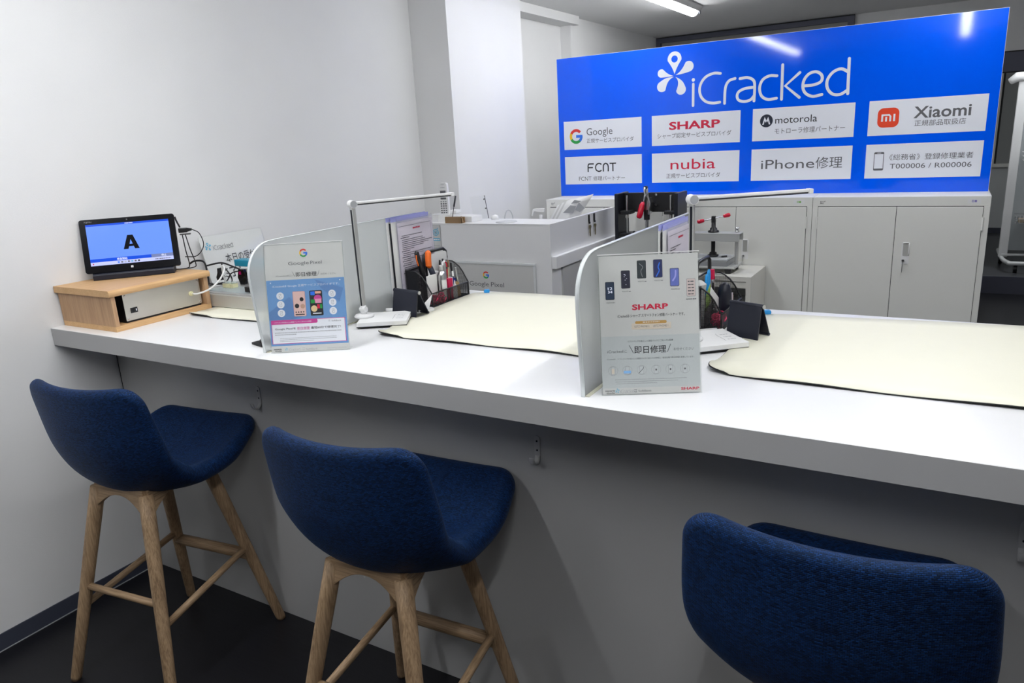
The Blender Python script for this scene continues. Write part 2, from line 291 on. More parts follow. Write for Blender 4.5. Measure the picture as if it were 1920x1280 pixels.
# ------------------------------------------------------------------ printing
_CAP = {}
def text_mesh(body, bold):
    cu = bpy.data.curves.new('t', 'FONT'); cu.body = body; cu.size = 1.0; cu.resolution_u = 3; cu.offset = bold
    ob = bpy.data.objects.new('t', cu); COL.objects.link(ob)
    dg = bpy.context.evaluated_depsgraph_get(); me = bpy.data.meshes.new_from_object(ob.evaluated_get(dg))
    vs = [(v.co.x, v.co.y) for v in me.vertices]; fs = [tuple(p.vertices) for p in me.polygons]
    bpy.data.objects.remove(ob); bpy.data.curves.remove(cu); bpy.data.meshes.remove(me)
    return vs, fs
def cap():
    if 'H' not in _CAP: vs, _ = text_mesh('H', 0.0); _CAP['H'] = max(v[1] for v in vs)
    return _CAP['H']
class Print:
    """flat ink on a surface: local x right, y up, layers a hair apart along +z"""
    def __init__(s, gap=0.00012): s.mb = MB(); s.g = gap; s.n = 0
    def h(s, k): s.n += 1; return (k + (s.n % 40) * 0.02) * s.g      # neighbouring strokes never share a plane
    def poly(s, pts, m, k=1):
        z = s.h(k); s.mb.add([(x, y, z) for x, y in pts], [tuple(range(len(pts)))], m)
    def rect(s, x0, y0, x1, y1, m, k=1): s.poly([(x0, y0), (x1, y0), (x1, y1), (x0, y1)], m, k)
    def rr(s, x0, y0, x1, y1, r, m, k=1): s.poly(rrect(x0, y0, x1, y1, r), m, k)
    def disc(s, x, y, r, m, k=1, n=28, ry=None): s.poly([(x + r * math.cos(2 * PI * i / n), y + (ry or r) * math.sin(2 * PI * i / n)) for i in range(n)], m, k)
    def ring(s, x, y, r0, r1, m, k=1, a0=0, a1=360, n=32):
        vs = []; zz = s.h(k)
        for i in range(n + 1):
            t = math.radians(a0 + (a1 - a0) * i / n); vs += [(x + r0 * math.cos(t), y + r0 * math.sin(t), zz), (x + r1 * math.cos(t), y + r1 * math.sin(t), zz)]
        s.mb.add(vs, [(2 * i, 2 * i + 1, 2 * i + 3, 2 * i + 2) for i in range(n)], m)
    def stroke(s, pts, w_, m, k=1, smooth=True, kk=8, ends=True):
        P = [Vector((x, y, 0)) for x, y in pts]
        if smooth and len(P) > 2: P = spline(P, kk)
        vs = []; L = len(P); zz = s.h(k)
        for i, p in enumerate(P):
            d = (P[min(i + 1, L - 1)] - P[max(i - 1, 0)]).normalized(); nrm = Vector((-d.y, d.x, 0))
            for sg in (1, -1): q = p + nrm * sg * w_ / 2; vs.append((q.x, q.y, zz))
        s.mb.add(vs, [(2 * i, 2 * i + 1, 2 * i + 3, 2 * i + 2) for i in range(L - 1)], m)
        if ends:
            for p in (P[0], P[-1]): s.disc(p.x, p.y, w_ / 2, m, k, 14)
    def text(s, body, x0, y0, w_, h, m, k=2, bold=0.0, box=False, align='l'):
        """baseline at y0 with capital height h (box: the ink fills y0..y0+h); squeezed to width w_ when w_ is given"""
        vs, fs = text_mesh(body, bold)
        if not vs: return
        xa = min(v[0] for v in vs); xb = max(v[0] for v in vs); ya = min(v[1] for v in vs); yb = max(v[1] for v in vs)
        sy = h / (yb - ya) if box else h / cap(); oy = ya if box else 0
        sx = w_ / (xb - xa) if w_ else sy
        zz = s.h(k)
        if align == 'c': x0 -= sx * (xb - xa) / 2
        s.mb.add([(x0 + (x - xa) * sx, y0 + (y - oy) * sy, zz) for x, y in vs], fs, m)
    def dashes(s, x0, x1, y, h, m, k=2, lo=0.6, hi=2.2):
        x = x0
        while x < x1:
            L = random.uniform(lo, hi) * h; s.rect(x, y, min(x + L, x1), y + h, m, k); x += L + random.uniform(0.25, 0.6) * h
    def petal(s, tip, c, r, m, k=2, hole=0.0, bend=0.0):
        tx, ty = tip; cx, cy = c; a = math.atan2(cy - ty, cx - tx); pts = []; d = math.hypot(cx - tx, cy - ty)
        for i in range(25):
            t = a - 1.75 + 3.5 * i / 24; pts.append((cx + r * math.cos(t), cy + r * math.sin(t)))
        nx, ny = -math.sin(a), math.cos(a)
        def side(p0, sg):
            out = []
            for j in range(1, 8):
                t = j / 8; wq = (1 - t) ** 1.15; b = math.sin(PI * t) * (bend * d)
                px = p0[0] * (1 - t) + tx * t + nx * (b - sg * r * 0.10 * math.sin(PI * t)); py = p0[1] * (1 - t) + ty * t + ny * (b - sg * r * 0.10 * math.sin(PI * t)); out.append((px, py))
            return out
        pts = pts + side(pts[-1], 1) + [(tx, ty)] + side(pts[0], -1)[::-1]
        if hole:
            ho = [(cx + hole * math.cos(2 * PI * i / 24), cy + hole * math.sin(2 * PI * i / 24)) for i in range(24)]
            bm2 = bmesh.new(); 
            def loop(P): 
                vv = [bm2.verts.new((x, y, 0)) for x, y in P]; return [bm2.edges.new((vv[i], vv[(i + 1) % len(vv)])) for i in range(len(vv))]
            es = loop(pts) + loop(ho); bmesh.ops.triangle_fill(bm2, use_beauty=True, edges=es)
            bm2.verts.index_update(); vs = [(v.co.x, v.co.y, k * s.g) for v in bm2.verts]; fs = [tuple(v.index for v in f.verts) for f in bm2.faces]; bm2.free()
            s.mb.add(vs, fs, m)
        else: s.poly(pts, m, k)
    def gee(s, cx, cy, r, k=2):
        ri = r * 0.62
        s.ring(cx, cy, ri, r, GR, k, 40, 152); s.ring(cx, cy, ri, r, GY, k, 152, 208); s.ring(cx, cy, ri, r, GG, k, 208, 312); s.ring(cx, cy, ri, r, GB, k, 312, 360)
        s.rect(cx, cy - r * 0.19, cx + r * 0.98, cy + r * 0.19, GB, k + 0.5)
    def flower(s, cx, cy, q, m, k=2):
        """q scales the sign-size mark"""
        f = lambda x, y: (cx + x * q, cy + y * q)
        s.petal(f(0, 0.012), f(-0.001, 0.092), 0.040 * q, m, k, hole=0.0185 * q)
        s.petal(f(0.006, 0.006), f(0.080, 0.046), 0.0285 * q, m, k, bend=-0.06)
        s.petal(f(-0.006, 0.003), f(-0.077, 0.022), 0.0225 * q, m, k, bend=0.05)
        s.petal(f(-0.004, -0.002), f(-0.074, -0.050), 0.029 * q, m, k, bend=-0.13)
        s.petal(f(0.005, -0.003), f(0.037, -0.073), 0.0285 * q, m, k, bend=0.16)
    def icracked(s, x0, y0, q, wd, m, k=2):
        """hand-drawn thin word mark; origin is the foot of the i, q = 1 is sign size"""
        def st(*P, sm=True): s.stroke([(x0 + x * q, y0 + y * q) for x, y in P], wd * q, m, k, smooth=sm, kk=6, ends=q > 0.5)
        st((0, 0), (0, .115), sm=False); s.disc(x0, y0 + .137 * q, .0095 * q, m, k, 14)
        st((.150, .158), (.115, .162), (.072, .148), (.045, .118), (.036, .082), (.045, .045), (.072, .017), (.11, .006), (.150, .008))
        st((.176, 0), (.177, .06), (.183, .095), (.200, .117), (.230, .125))
        st((.256, .122), (.295, .124), (.325, .110), (.335, .082), (.334, .002)); st((.334, .072), (.285, .069), (.252, .055), (.243, .032), (.254, .010), (.285, .002), (.315, .009), (.333, .028))
        st((.448, .120), (.41, .123), (.375, .105), (.361, .066), (.372, .025), (.405, .004), (.45, .007))
        st((.475, .172), (.476, 0), sm=False); st((.562, .126), (.492, .066), (.565, .003), sm=False)
        st((.586, .058), (.635, .060), (.668, .074), (.670, .102), (.645, .122), (.612, .118), (.587, .092), (.580, .055), (.594, .022), (.63, .003), (.675, .009))
        st((.795, .172), (.797, .045), (.798, .004), sm=False); st((.796, .108), (.76, .126), (.722, .113), (.698, .078), (.700, .038), (.725, .008), (.762, .003), (.797, .022))
    def build(s, name, parent, matrix):
        me_o = s.mb.build(name, parent, matrix=matrix)
        return me_o
def face_matrix(origin, u, v):
    u = Vector(u).normalized(); v = Vector(v).normalized(); n = u.cross(v).normalized()
    M_ = Matrix((u, v, n)).transposed().to_4x4(); M_.translation = Vector(origin); return M_
XZ = lambda o: face_matrix(o, (1, 0, 0), (0, 0, 1))      # on a face that looks towards -Y

# ------------------------------------------------------------------ the room
CZ = 2.332
b = MB(); b.box(-0.3, -4.6, -0.1, 6.2, 10.2, 0, FLOOR); struct(b, 'floor')
b = MB(); b.box(-0.3, -4.6, CZ, 6.2, 10.2, CZ + 0.1, CEIL); struct(b, 'ceiling')
b = MB(); b.box(-0.3, -4.6, 0, 0, 2.104, CZ, WALL); b.box(-0.3, 2.104, 0, 0.239, 2.887, CZ, WALL)
b.box(-0.3, 2.887, 0, 0.06, 3.78, CZ, WALL); b.box(-0.3, 3.78, 0, 0.14, 5.587, CZ, WALL); struct(b, 'wall_left')
b = MB(); b.box(0.06, 2.887, 2.275, 0.185, 3.83, CZ, WALL); struct(b, 'trim_1')
b = MB(); b.box(-0.3, 5.587, 0, 2.72, 5.72, 1.95, WALL); b.box(-0.3, 5.587, 1.95, 0.07, 5.72, CZ, WALL); b.box(1.78, 5.587, 1.95, 6.2, 5.72, CZ, WALL); struct(b, 'wall_back')
b = MB(); b.box(2.68, 5.565, 1.805, 6.2, 5.74, 1.95, FRAMEG); b.box(2.68, 5.560, 1.797, 6.2, 5.566, 1.806, DARKGAP); b.box(2.68, 5.560, 1.942, 6.2, 5.566, 1.95, DARKGAP); struct(b, 'trim_2')
b = MB(); b.box(5.6, -4.6, 0, 5.8, 10.2, CZ, WALL); struct(b, 'wall_right')
b = MB(); b.box(-0.3, -4.7, 0, 6.2, -4.5, CZ, mat('dark_shopfront', (0.03, 0.032, 0.04), 0.3)); struct(b, 'wall_front')
b = MB(); b.box(0, -4.5, 0, 0.004, 0.195, 0.059, BASEB); b.box(0.004, -4.5, 0, 0.006, 0.195, 0.003, LGREY); struct(b, 'baseboard_left')
# transom window above the sign
b = MB()
for x0, x1, z0, z1 in ((0.142, 1.78, 2.285, 2.326), (0.142, 0.18, 1.95, 2.285), (1.73, 1.78, 1.95, 2.285), (0.142, 1.78, 1.95, 1.99)): b.box(x0, 5.555, z0, x1, 5.62, z1, FRAMEG)
b.box(0.142, 5.552, 2.322, 1.782, 5.556, 2.328, DARKGAP)
wn = struct(b, 'window_1')
b = MB(); b.box(0.12, 5.60, 1.99, 1.73, 5.61, 2.285, mat('blind_grey', (0.36, 0.36, 0.35), 0.7)); b.build('window_pane', wn)
b = MB(); b.box(1.955, 5.565, 2.19, 2.0, 5.587, 2.25, WHP); tag(b.build('wall_sensor', bevel=0.004), 'small white square sensor on the wall above the blue sign', 'sensor')
# room beyond the opening
b = MB(); b.box(2.6, 6.257, 0, 6.2, 9.1, 0.15, PLAT); struct(b, 'floor_back')
b = MB(); b.box(2.6, 6.246, 0, 5.6, 6.257, 0.15, mat('step_riser', rgb(82, 84, 98), 0.5)); struct(b, 'trim_3')
b = MB(); b.box(2.2, 9.1, 0, 6.2, 9.25, CZ, WALL); b.box(2.45, 5.72, 0, 2.6, 9.1, CZ, WALL); struct(b, 'wall_far')
b = MB(); b.box(2.6, 9.088, 0.15, 5.6, 9.1, 0.21, BASEB); struct(b, 'baseboard_back')
b = MB(); GD = mat('grey_door_panel', rgb(150, 152, 150), 0.5)
b.box(2.66, 9.05, 0.95, 2.965, 9.1, 2.05, STEELG); b.box(2.965, 9.06, 0.95, 2.985, 9.1, 2.05, DARKGAP); b.box(2.985, 9.07, 0.95, 3.9, 9.1, 2.05, GD); b.box(2.62, 9.04, 0.91, 3.9, 9.1, 0.95, STEELG)
struct(b, 'window_2')
b = MB(); b.box(2.66, 9.085, 0.21, 3.9, 9.1, 0.91, mat('lower_wall_panel', rgb(200, 203, 203), 0.6)); struct(b, 'trim_4')

# ------------------------------------------------------------------ ceiling lights
def ceiling_light(x, y0, y1, label, m=None):
    t = thing('ceiling_light', label, 'ceiling light', (x, (y0 + y1) / 2, CZ), 0, 'ceiling tube lights'); h = (y1 - y0) / 2
    b = MB(); b.prism([(-0.055, 0), (0.055, 0), (0.055, -0.012), (0.042, -0.034), (-0.042, -0.034), (-0.055, -0.012)], -h, h, WHP, 'y'); b.build('housing', t)
    b = MB(); P = [(0.036 * math.cos(a), -0.030 - 0.034 * math.sin(a)) for a in [PI * k / 12 for k in range(13)]]; b.prism(P, -h + 0.03, h - 0.03, m or TUBE, 'y', smooth=True); b.build('diffuser', t)
    b = MB(); b.box(0.038, h - 0.03, -0.05, 0.048, h - 0.012, -0.032, DKMET); b.build('clip', t)
ceiling_light(0.92, 1.75, 4.13, 'lit tube light on the ceiling, its end showing above the blue sign', TUBE3)
ceiling_light(0.92, -2.10, 0.45, 'tube light over the stools, mirrored as a slanting streak in the sign')
ceiling_light(2.55, -1.86, 0.55, 'tube light over the counter, mirrored at the right end of the sign')
ceiling_light(2.55, 1.20, 3.20, 'tube light over the staff side of the counter', TUBE3)
ceiling_light(3.4, 5.85, 6.6, 'unseen tube light added to brighten the far room beyond the opening', FILL_TUBE)  # out of view behind the header, added to brighten the rack and far room

# ------------------------------------------------------------------ service counter
CT = thing('service_counter', 'long white laminate service counter running out from the left wall', 'counter', (0, 0, 0))
b = MB(); b.box(0.0015, 0, 0.941, 3.9, 0.93, 1.0, TOPM); b.build('worktop', CT, bevel=0.0015, seg=1)
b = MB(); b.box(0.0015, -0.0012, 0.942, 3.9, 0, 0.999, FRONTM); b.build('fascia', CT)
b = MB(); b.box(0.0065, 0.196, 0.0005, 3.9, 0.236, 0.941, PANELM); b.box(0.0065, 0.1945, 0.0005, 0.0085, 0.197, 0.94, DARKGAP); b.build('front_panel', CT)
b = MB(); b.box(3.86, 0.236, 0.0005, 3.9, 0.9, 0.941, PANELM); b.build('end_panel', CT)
HK = mat('hook_grey_white', (0.46, 0.46, 0.46), 0.4)
def hook(x, z, label):
    t = thing('bag_hook', label, 'hook', (x, 0.196, z), 0, 'bag hooks under the counter')
    b = MB(); b.prism(rrect(-0.008, -0.006, 0.008, 0.052, 0.0075), -0.0022, 0, HK, 'y'); b.build('back_plate', t)
    b = MB(); pts = [(0, -0.001, 0.0), (0, -0.003, -0.008), (0, -0.012, -0.017), (0, -0.024, -0.015), (0, -0.030, -0.004), (0, -0.031, 0.004)]
    P = spline([Vector(p) for p in pts], 5); vs = []
    for i, p in enumerate(P):
        d = (P[min(i + 1, len(P) - 1)] - P[max(i - 1, 0)]).normalized(); nn = Vector((0, -d.z, d.y)) * 0.0011
        for sx in (-0.007, 0.007):
            for sg in (1, -1): q = p + nn * sg; vs.append((sx, q.y, q.z))
    L = len(P); b.add(vs, [f for i in range(L - 1) for f in ((4 * i, 4 * i + 2, 4 * i + 6, 4 * i + 4), (4 * i + 1, 4 * i + 5, 4 * i + 7, 4 * i + 3), (4 * i, 4 * i + 4, 4 * i + 5, 4 * i + 1), (4 * i + 2, 4 * i + 3, 4 * i + 7, 4 * i + 6))] + [(0, 1, 3, 2), (4 * L - 4, 4 * L - 2, 4 * L - 1, 4 * L - 3)], HK, True); b.build('hook_arm', t)
    for q in (0.014, 0.038):
        b = MB(); b.cyl((0, -0.0022, q), (0, -0.0032, q), 0.0024, DKMET, n=12); b.build('screw', t)
hook(0.738, 0.772, 'white bag hook behind the first stool'); hook(1.728, 0.770, 'white bag hook between the second and third stools'); hook(2.716, 0.768, 'bag hook at the far end of the row beyond the third stool')

# ------------------------------------------------------------------ bar stools
def shell_mesh(t):
    prof = [(-0.200, 0.944), (-0.197, 0.86), (-0.187, 0.765), (-0.157, 0.680), (-0.095, 0.624), (0.0, 0.600), (0.10, 0.622), (0.185, 0.668), (0.254, 0.714)]
    P = spline([Vector((0, y, z)) for y, z in prof], 10)
    L = [0.0]
    for i in range(1, len(P)): L.append(L[-1] + (P[i] - P[i - 1]).length)
    NU = 84; NV = 44; tot = L[-1]; RIM = 0.024
    def at(s_):
        s_ = max(0, min(tot, s_)); i = 0
        while i < len(L) - 2 and L[i + 1] < s_: i += 1
        f = (s_ - L[i]) / (L[i + 1] - L[i]); p = P[i].lerp(P[i + 1], f); d = (P[min(i + 2, len(P) - 1)] - P[max(i - 1, 0)]).normalized(); return p, d
    def lerp_tab(tab, x):
        for (a, va), (c, vc) in zip(tab, tab[1:]):
            if x <= c: f = (x - a) / (c - a); f = f * f * (3 - 2 * f); return va + (vc - va) * f
        return tab[-1][1]
    W = [(0, 0.214), (0.25, 0.222), (0.42, 0.216), (0.6, 0.222), (0.8, 0.228), (1, 0.212)]
    CU = [(0, 0.050), (0.25, 0.070), (0.42, 0.082), (0.60, 0.050), (0.8, 0.026), (1, 0.010)]
    TH = [(0, 0.018), (0.3, 0.022), (0.5, 0.027), (0.8, 0.026), (1, 0.018)]
    def rim(d): return math.sqrt(max(0.0, 1 - (1 - min(d / RIM, 1.0)) ** 2))
    def arc(d): return RIM * math.acos(max(-1, 1 - min(d / RIM, 1.0))) + max(0.0, d - RIM)
    outer = []; inner = []; uvo = []; uvi = []
    for i in range(NU + 1):
        u = (1 - math.cos(PI * i / NU)) / 2; sd = u * tot; p, d = at(sd); nrm = Vector((0, -d.z, d.y))
        if nrm.dot(Vector((0, 1, 1))) < 0: nrm = -nrm
        wd = lerp_tab(W, u)
        for r_, q in ((0.062, sd), (0.060, tot - sd)):
            if q < r_: wd -= r_ - math.sqrt(max(0.0, r_ * r_ - (r_ - q) ** 2))
        cu = lerp_tab(CU, u); th = lerp_tab(TH, u); de = min(sd, tot - sd)
        ro = []; ri = []; ru = []; rv = []
        for j in range(NV + 1):
            v = math.sin((-1 + 2 * j / NV) * PI / 2); ds = (1 - abs(v)) * wd; h = th * rim(de) * rim(ds); full = 0.226; vv = abs(v) * wd / full
            c = p + nrm * (cu * vv ** 2.2) + Vector((v * wd, 0, 0))
            if u < 0.3: c.z += 0.014 * (vv ** 2) * (1 - u / 0.3)
            sl = cu * 2.2 * vv ** 1.2 / full * (1 if v > 0 else -1); nn = (nrm - Vector((sl, 0, 0))).normalized()
            ro.append(c - nn * h); ri.append(c + nn * h); sg = 1 if v > 0 else -1
            yo = arc(sd) if sd < tot / 2 else arc(tot / 2) + (arc(tot / 2) - arc(tot - sd)); ru.append((sg * (wd - arc(ds)), yo)); rv.append((sg * (wd + arc(ds)), -yo if sd < tot / 2 else yo))
        outer.append(ro); inner.append(ri); uvo.append(ru); uvi.append(rv)
    bm = bmesh.new(); uvl = bm.loops.layers.uv.new('UVMap')
    Vo = [[bm.verts.new(p) for p in r] for r in outer]; Vi = [[None] * (NV + 1) for _ in range(NU + 1)]
    for i in range(NU + 1):
        for j in range(NV + 1):
            Vi[i][j] = Vo[i][j] if (i in (0, NU) or j in (0, NV)) else bm.verts.new(inner[i][j])
    for G, sg, uvs in ((Vo, 1, uvo), (Vi, -1, uvi)):
        for i in range(NU):
            for j in range(NV):
                idx = [(i, j), (i, j + 1), (i + 1, j + 1), (i + 1, j)]
                if sg < 0: idx = idx[::-1]
                try: f = bm.faces.new([G[a_][b_] for a_, b_ in idx])
                except ValueError: continue
                f.smooth = True
                for lp, (a_, b_) in zip(f.loops, idx): lp[uvl].uv = uvs[a_][b_]
    bmesh.ops.recalc_face_normals(bm, faces=bm.faces[:])
    me = bpy.data.meshes.new('seat_shell'); bm.to_mesh(me); bm.free(); me.materials.append(WEAVE)
    o = bpy.data.objects.new('seat_shell', me); COL.objects.link(o); o.parent = t; return o
def make_stool(label):
    t = thing('bar_stool', label, 'stool', (0, 0, 0), 0, 'blue bar stools at the counter'); shell_mesh(t)
    top = {(-1, -1): (-0.098, -0.115), (1, -1): (0.098, -0.115), (-1, 1): (-0.100, 0.105), (1, 1): (0.100, 0.105)}; foot = {(-1, -1): (-0.205, -0.245), (1, -1): (0.205, -0.245), (-1, 1): (-0.205, 0.210), (1, 1): (0.205, 0.210)}
    ZT = 0.604
    def leg_at(k, z): f = z / ZT; return Vector((foot[k][0] + (top[k][0] - foot[k][0]) * f, foot[k][1] + (top[k][1] - foot[k][1]) * f, z))
    for k in top:
        b = MB(); a_ = leg_at(k, 0.0); c_ = leg_at(k, ZT); pts = [a_.lerp(c_, f) for f in (0, 0.02, 0.5, 0.85, 1)]
        b.tube(pts, [0.0145, 0.0155, 0.0185, 0.0205, 0.0205], OAK_Z, n=20)
        for v in b.bm.verts:
            if v.co.z < 0.0005 or abs(v.co.z) < 0.006 and v.co.z < 0.004: v.co.z = max(v.co.z, 0.0)
        b.build('leg', t)
    def apron(k1, k2):
        b = MB(); A = leg_at(k1, ZT); B = leg_at(k2, ZT); d = (B - A); n_ = Vector((-d.y, d.x, 0)).normalized() * 0.010; vs = []; M_ = 14
        for i in range(M_ + 1):
            f = i / M_; zt = 0.620; zb = ZT - 0.010 - 0.062 * (abs(2 * f - 1) ** 2.2)
            for z in (zt, zb):
                pA = leg_at(k1, min(z, ZT)); pB = leg_at(k2, min(z, ZT)); p = pA.lerp(pB, f); p.z = z
                for sg in (1, -1): vs.append(p + n_ * sg)
        fs = []
        for i in range(M_): q = 4 * i; fs += [(q, q + 4, q + 5, q + 1), (q + 2, q + 3, q + 7, q + 6), (q, q + 2, q + 6, q + 4), (q + 1, q + 5, q + 7, q + 3)]
        fs += [(0, 1, 3, 2), (4 * M_, 4 * M_ + 2, 4 * M_ + 3, 4 * M_ + 1)]
        b.add(vs, fs, OAK_X if abs(d.x) > abs(d.y) else OAK_Y); b.build('apron', t, bevel=0.002)
    apron((-1, -1), (1, -1)); apron((-1, 1), (1, 1)); apron((-1, -1), (-1, 1)); apron((1, -1), (1, 1))
    def stretch(k1, z1, k2, z2, r, m_, nm='stretcher', flat=None):
        b = MB(); b.tube([leg_at(k1, z1), leg_at(k2, z2)], r, m_, n=14, flat=flat); b.build(nm, t)
    stretch((-1, -1), 0.300, (1, -1), 0.300, 0.0105, OAK_X); stretch((-1, -1), 0.236, (-1, 1), 0.292, 0.0105, OAK_Y); stretch((1, -1), 0.236, (1, 1), 0.292, 0.0105, OAK_Y)
    stretch((-1, 1), 0.262, (1, 1), 0.262, 0.018, OAK_X, 'footrest')
    return t
st = make_stool('blue woven bar stool with oak legs, nearest the left wall'); st.location = (0.538, -0.068, 0); st.rotation_euler.z = math.radians(7)
s2 = copy_tree(st); s2['label'] = 'blue woven bar stool, the middle one of the row of three'; s2.location = (1.480, -0.068, 0); s2.rotation_euler.z = math.radians(3)
s3 = copy_tree(st); s3['label'] = 'blue woven bar stool seen from behind, only its backrest in view'; s3.location = (2.44, -0.063, 0); s3.rotation_euler.z = math.radians(0)

# ------------------------------------------------------------------ storage cabinets
def cabinet(x0, label, sticker, key):
    W_ = 0.7635; t = thing('storage_cabinet', label, 'cabinet', (x0, 2.762, 0), 0, 'steel cabinets under the sign'); D = 0.40; H = 1.157
    b = MB(); b.box(0.001, 0.004, 0, W_ - 0.001, D, H, STEELG); b.box(0.001, 0, H - 0.045, W_ - 0.001, 0.004, H, STEELG)
    b.box(0.001, 0, 0, 0.026, 0.004, H - 0.045, STEELG); b.box(W_ - 0.026, 0, 0, W_ - 0.001, 0.004, H - 0.045, STEELG); b.box(0.026, 0.0022, 0.05, W_ - 0.026, 0.004, H - 0.045, DARKGAP); b.box(0.026, 0, 0, W_ - 0.026, 0.004, 0.05, STEELG)
    b.build('body', t, bevel=0.0015, seg=1)
    for a, c, q in ((0.028, W_ / 2 - 0.0012, 0), (W_ / 2 + 0.0012, W_ - 0.028, 1)):
        b = MB(); b.box(a, -0.004, 0.055, c, 0.0018, H - 0.0485, STEELG); dr = b.build('door', t, bevel=0.001, seg=1)
        if q:
            hx = W_ / 2 + 0.054; b = MB()
            b.prism(rrect(hx - 0.018, 0.832, hx + 0.017, 0.940, 0.007), -0.0055, -0.004, WHP, 'y'); b.build('handle_plate', dr, bevel=0.0008)
            b = MB(); b.prism(rrect(hx - 0.012, 0.872, hx + 0.012, 0.934, 0.005), -0.0062, -0.0055, mat('recess_grey', (0.42, 0.42, 0.40), 0.6), 'y'); b.build('pull_recess', dr)
            b = MB(); b.tube([(hx + 0.0135, -0.0055, 0.875), (hx + 0.0145, -0.011, 0.885), (hx + 0.0145, -0.011, 0.925), (hx + 0.0135, -0.0055, 0.934)], 0.0028, WHP, 8); b.tube([(hx - 0.012, -0.006, 0.936), (hx + 0.013, -0.008, 0.936)], 0.0028, WHP, 8); b.build('pull_grip', dr)
            b = MB(); b.cyl((hx - 0.008, -0.0055, 0.850), (hx - 0.008, -0.010, 0.850), 0.0062, SILV); b.cyl((hx - 0.008, -0.010, 0.850), (hx - 0.008, -0.0105, 0.850), 0.004, DKMET); b.build('lock', dr)
            if key: b = MB(); b.box(hx - 0.0092, -0.026, 0.795, hx - 0.0068, -0.0105, 0.852, SILV); b.build('key', dr)
    for hx, o_ in ((0.0245, 0), (W_ - 0.0245, 1)):
        for hz in (1.03, 0.13):
            b = MB(); b.cyl((hx, -0.004, hz - 0.03), (hx, -0.004, hz + 0.03), 0.0045, STEELG, n=12); b.build('hinge', t)
    p = Print(); p.rect(0, 0, 0.052, 0.022, PAPER, 1)
    for k in range(2): p.rect(0.016 + k * 0.011, 0.006, 0.025 + k * 0.011, 0.016, sticker, 2)
    p.rect(0.0185, 0.008, 0.0225, 0.014, PAPER, 3)
    p.build('label_sticker', t, XZ((W_ - 0.092, -0.0003, H - 0.034)))
    p = Print(); p.text('BM', 0, 0, 0.016, 0.008, INK, 1); p.dashes(0, 0.016, -0.005, 0.0025, INK, 1); p.poly([(0.018, 0.006), (0.024, 0.012), (0.022, 0.004)], INK, 1)
    p.build('maker_mark', t, XZ((0.036, -0.0003, H - 0.028)))
cabinet(0.4265, 'grey two-door steel cabinet at the left, partly hidden by the white desk', GREEN, False)
cabinet(1.1900, 'grey two-door steel cabinet in the middle, behind the screw press', mat('sticker_green', (0.2, 0.45, 0.1), 0.5), True)
cabinet(1.9535, 'grey two-door steel cabinet at the right with key hanging in its lock', mat('sticker_violet', (0.22, 0.2, 0.5), 0.5), True)

# ------------------------------------------------------------------ the big blue sign
SG = thing('shop_sign', 'large glossy blue sign board with white logo and eight partner panels', 'sign', (0.411, 3.001, 1.1572))
b = MB(); b.box(0, 0, 0, 2.299, 0.03, 0.820, PWHITE); b.build('board', SG)
b = MB(); b.box(0.0015, -0.0008, 0.0, 2.2975, 0, 0.8185, BLUE); b.build('blue_face', SG)
for x in (0.3, 1.15, 2.0):
    b = MB(); b.box(x, 0.03, 0, x + 0.03, 0.14, 0.02, STEELG); b.box(x, 0.03, 0.02, x + 0.03, 0.045, 0.5, STEELG); b.build('support', SG)
OX, OZ = 0.411, 1.1572
def P2(x, z): return x - OX, z - OZ
p = Print(0.00035)
fx, fz = P2(1.152, 1.815); p.flower(fx, fz, 1.0, PWHITE); ix, iz = P2(1.2595, 1.650); p.icracked(ix, iz, 1.0, 0.0145, PWHITE)
p.build('shop_logo', SG, XZ((0, -0.001, 0)))
def panel(x0, z0, x1, z1, draw):
    a, c = P2(x0, z0); e, f = P2(x1, z1); q = Print(0.00035); q.rect(a, c, e, f, PWHITE, 1)
    q.ox, q.oz = a, c; draw(q); return q.build('partner_panel', SG, XZ((0, -0.001, 0)))
def T(q, s_, x, z, wd, h, m_, **k):
    a, c = P2(x, z); q.text(s_, a, c, wd, h, m_, **k)
def d1(q): a, c = P2(0.529, 1.518); q.gee(a, c, 0.044); T(q, 'Google', 0.600, 1.521, 0.170, 0.041, GREYINK); T(q, '正規サービスプロバイダ', 0.600, 1.4745, 0.305, 0.027, GREYINK, box=True)
def d2(q): T(q, 'SHARP', 1.121, 1.5265, 0.292, 0.0405, RED, bold=0.028); T(q, 'シャープ認定サービスプロバイダ', 1.051, 1.479, 0.425, 0.028, GREYINK, box=True)
def d3(q):
    a, c = P2(1.662, 1.544); q.disc(a, c, 0.0335, mat('print_ink_navy', (0.006, 0.012, 0.03), 0.4), 2)
    q.poly([(a - 0.021, c - 0.019), (a - 0.009, c + 0.021), (a, c + 0.001), (a - 0.004, c - 0.009), (a - 0.009, c + 0.001), (a - 0.013, c - 0.019)], PWHITE, 3); q.poly([(a + 0.021, c - 0.019), (a + 0.009, c + 0.021), (a, c + 0.001), (a + 0.004, c - 0.009), (a + 0.009, c + 0.001), (a + 0.013, c - 0.019)], PWHITE, 3)
    T(q, 'motorola', 1.708, 1.527, 0.210, 0.036, INK); T(q, 'モトローラ修理パートナー', 1.707, 1.473, 0.348, 0.030, GREYINK, box=True)
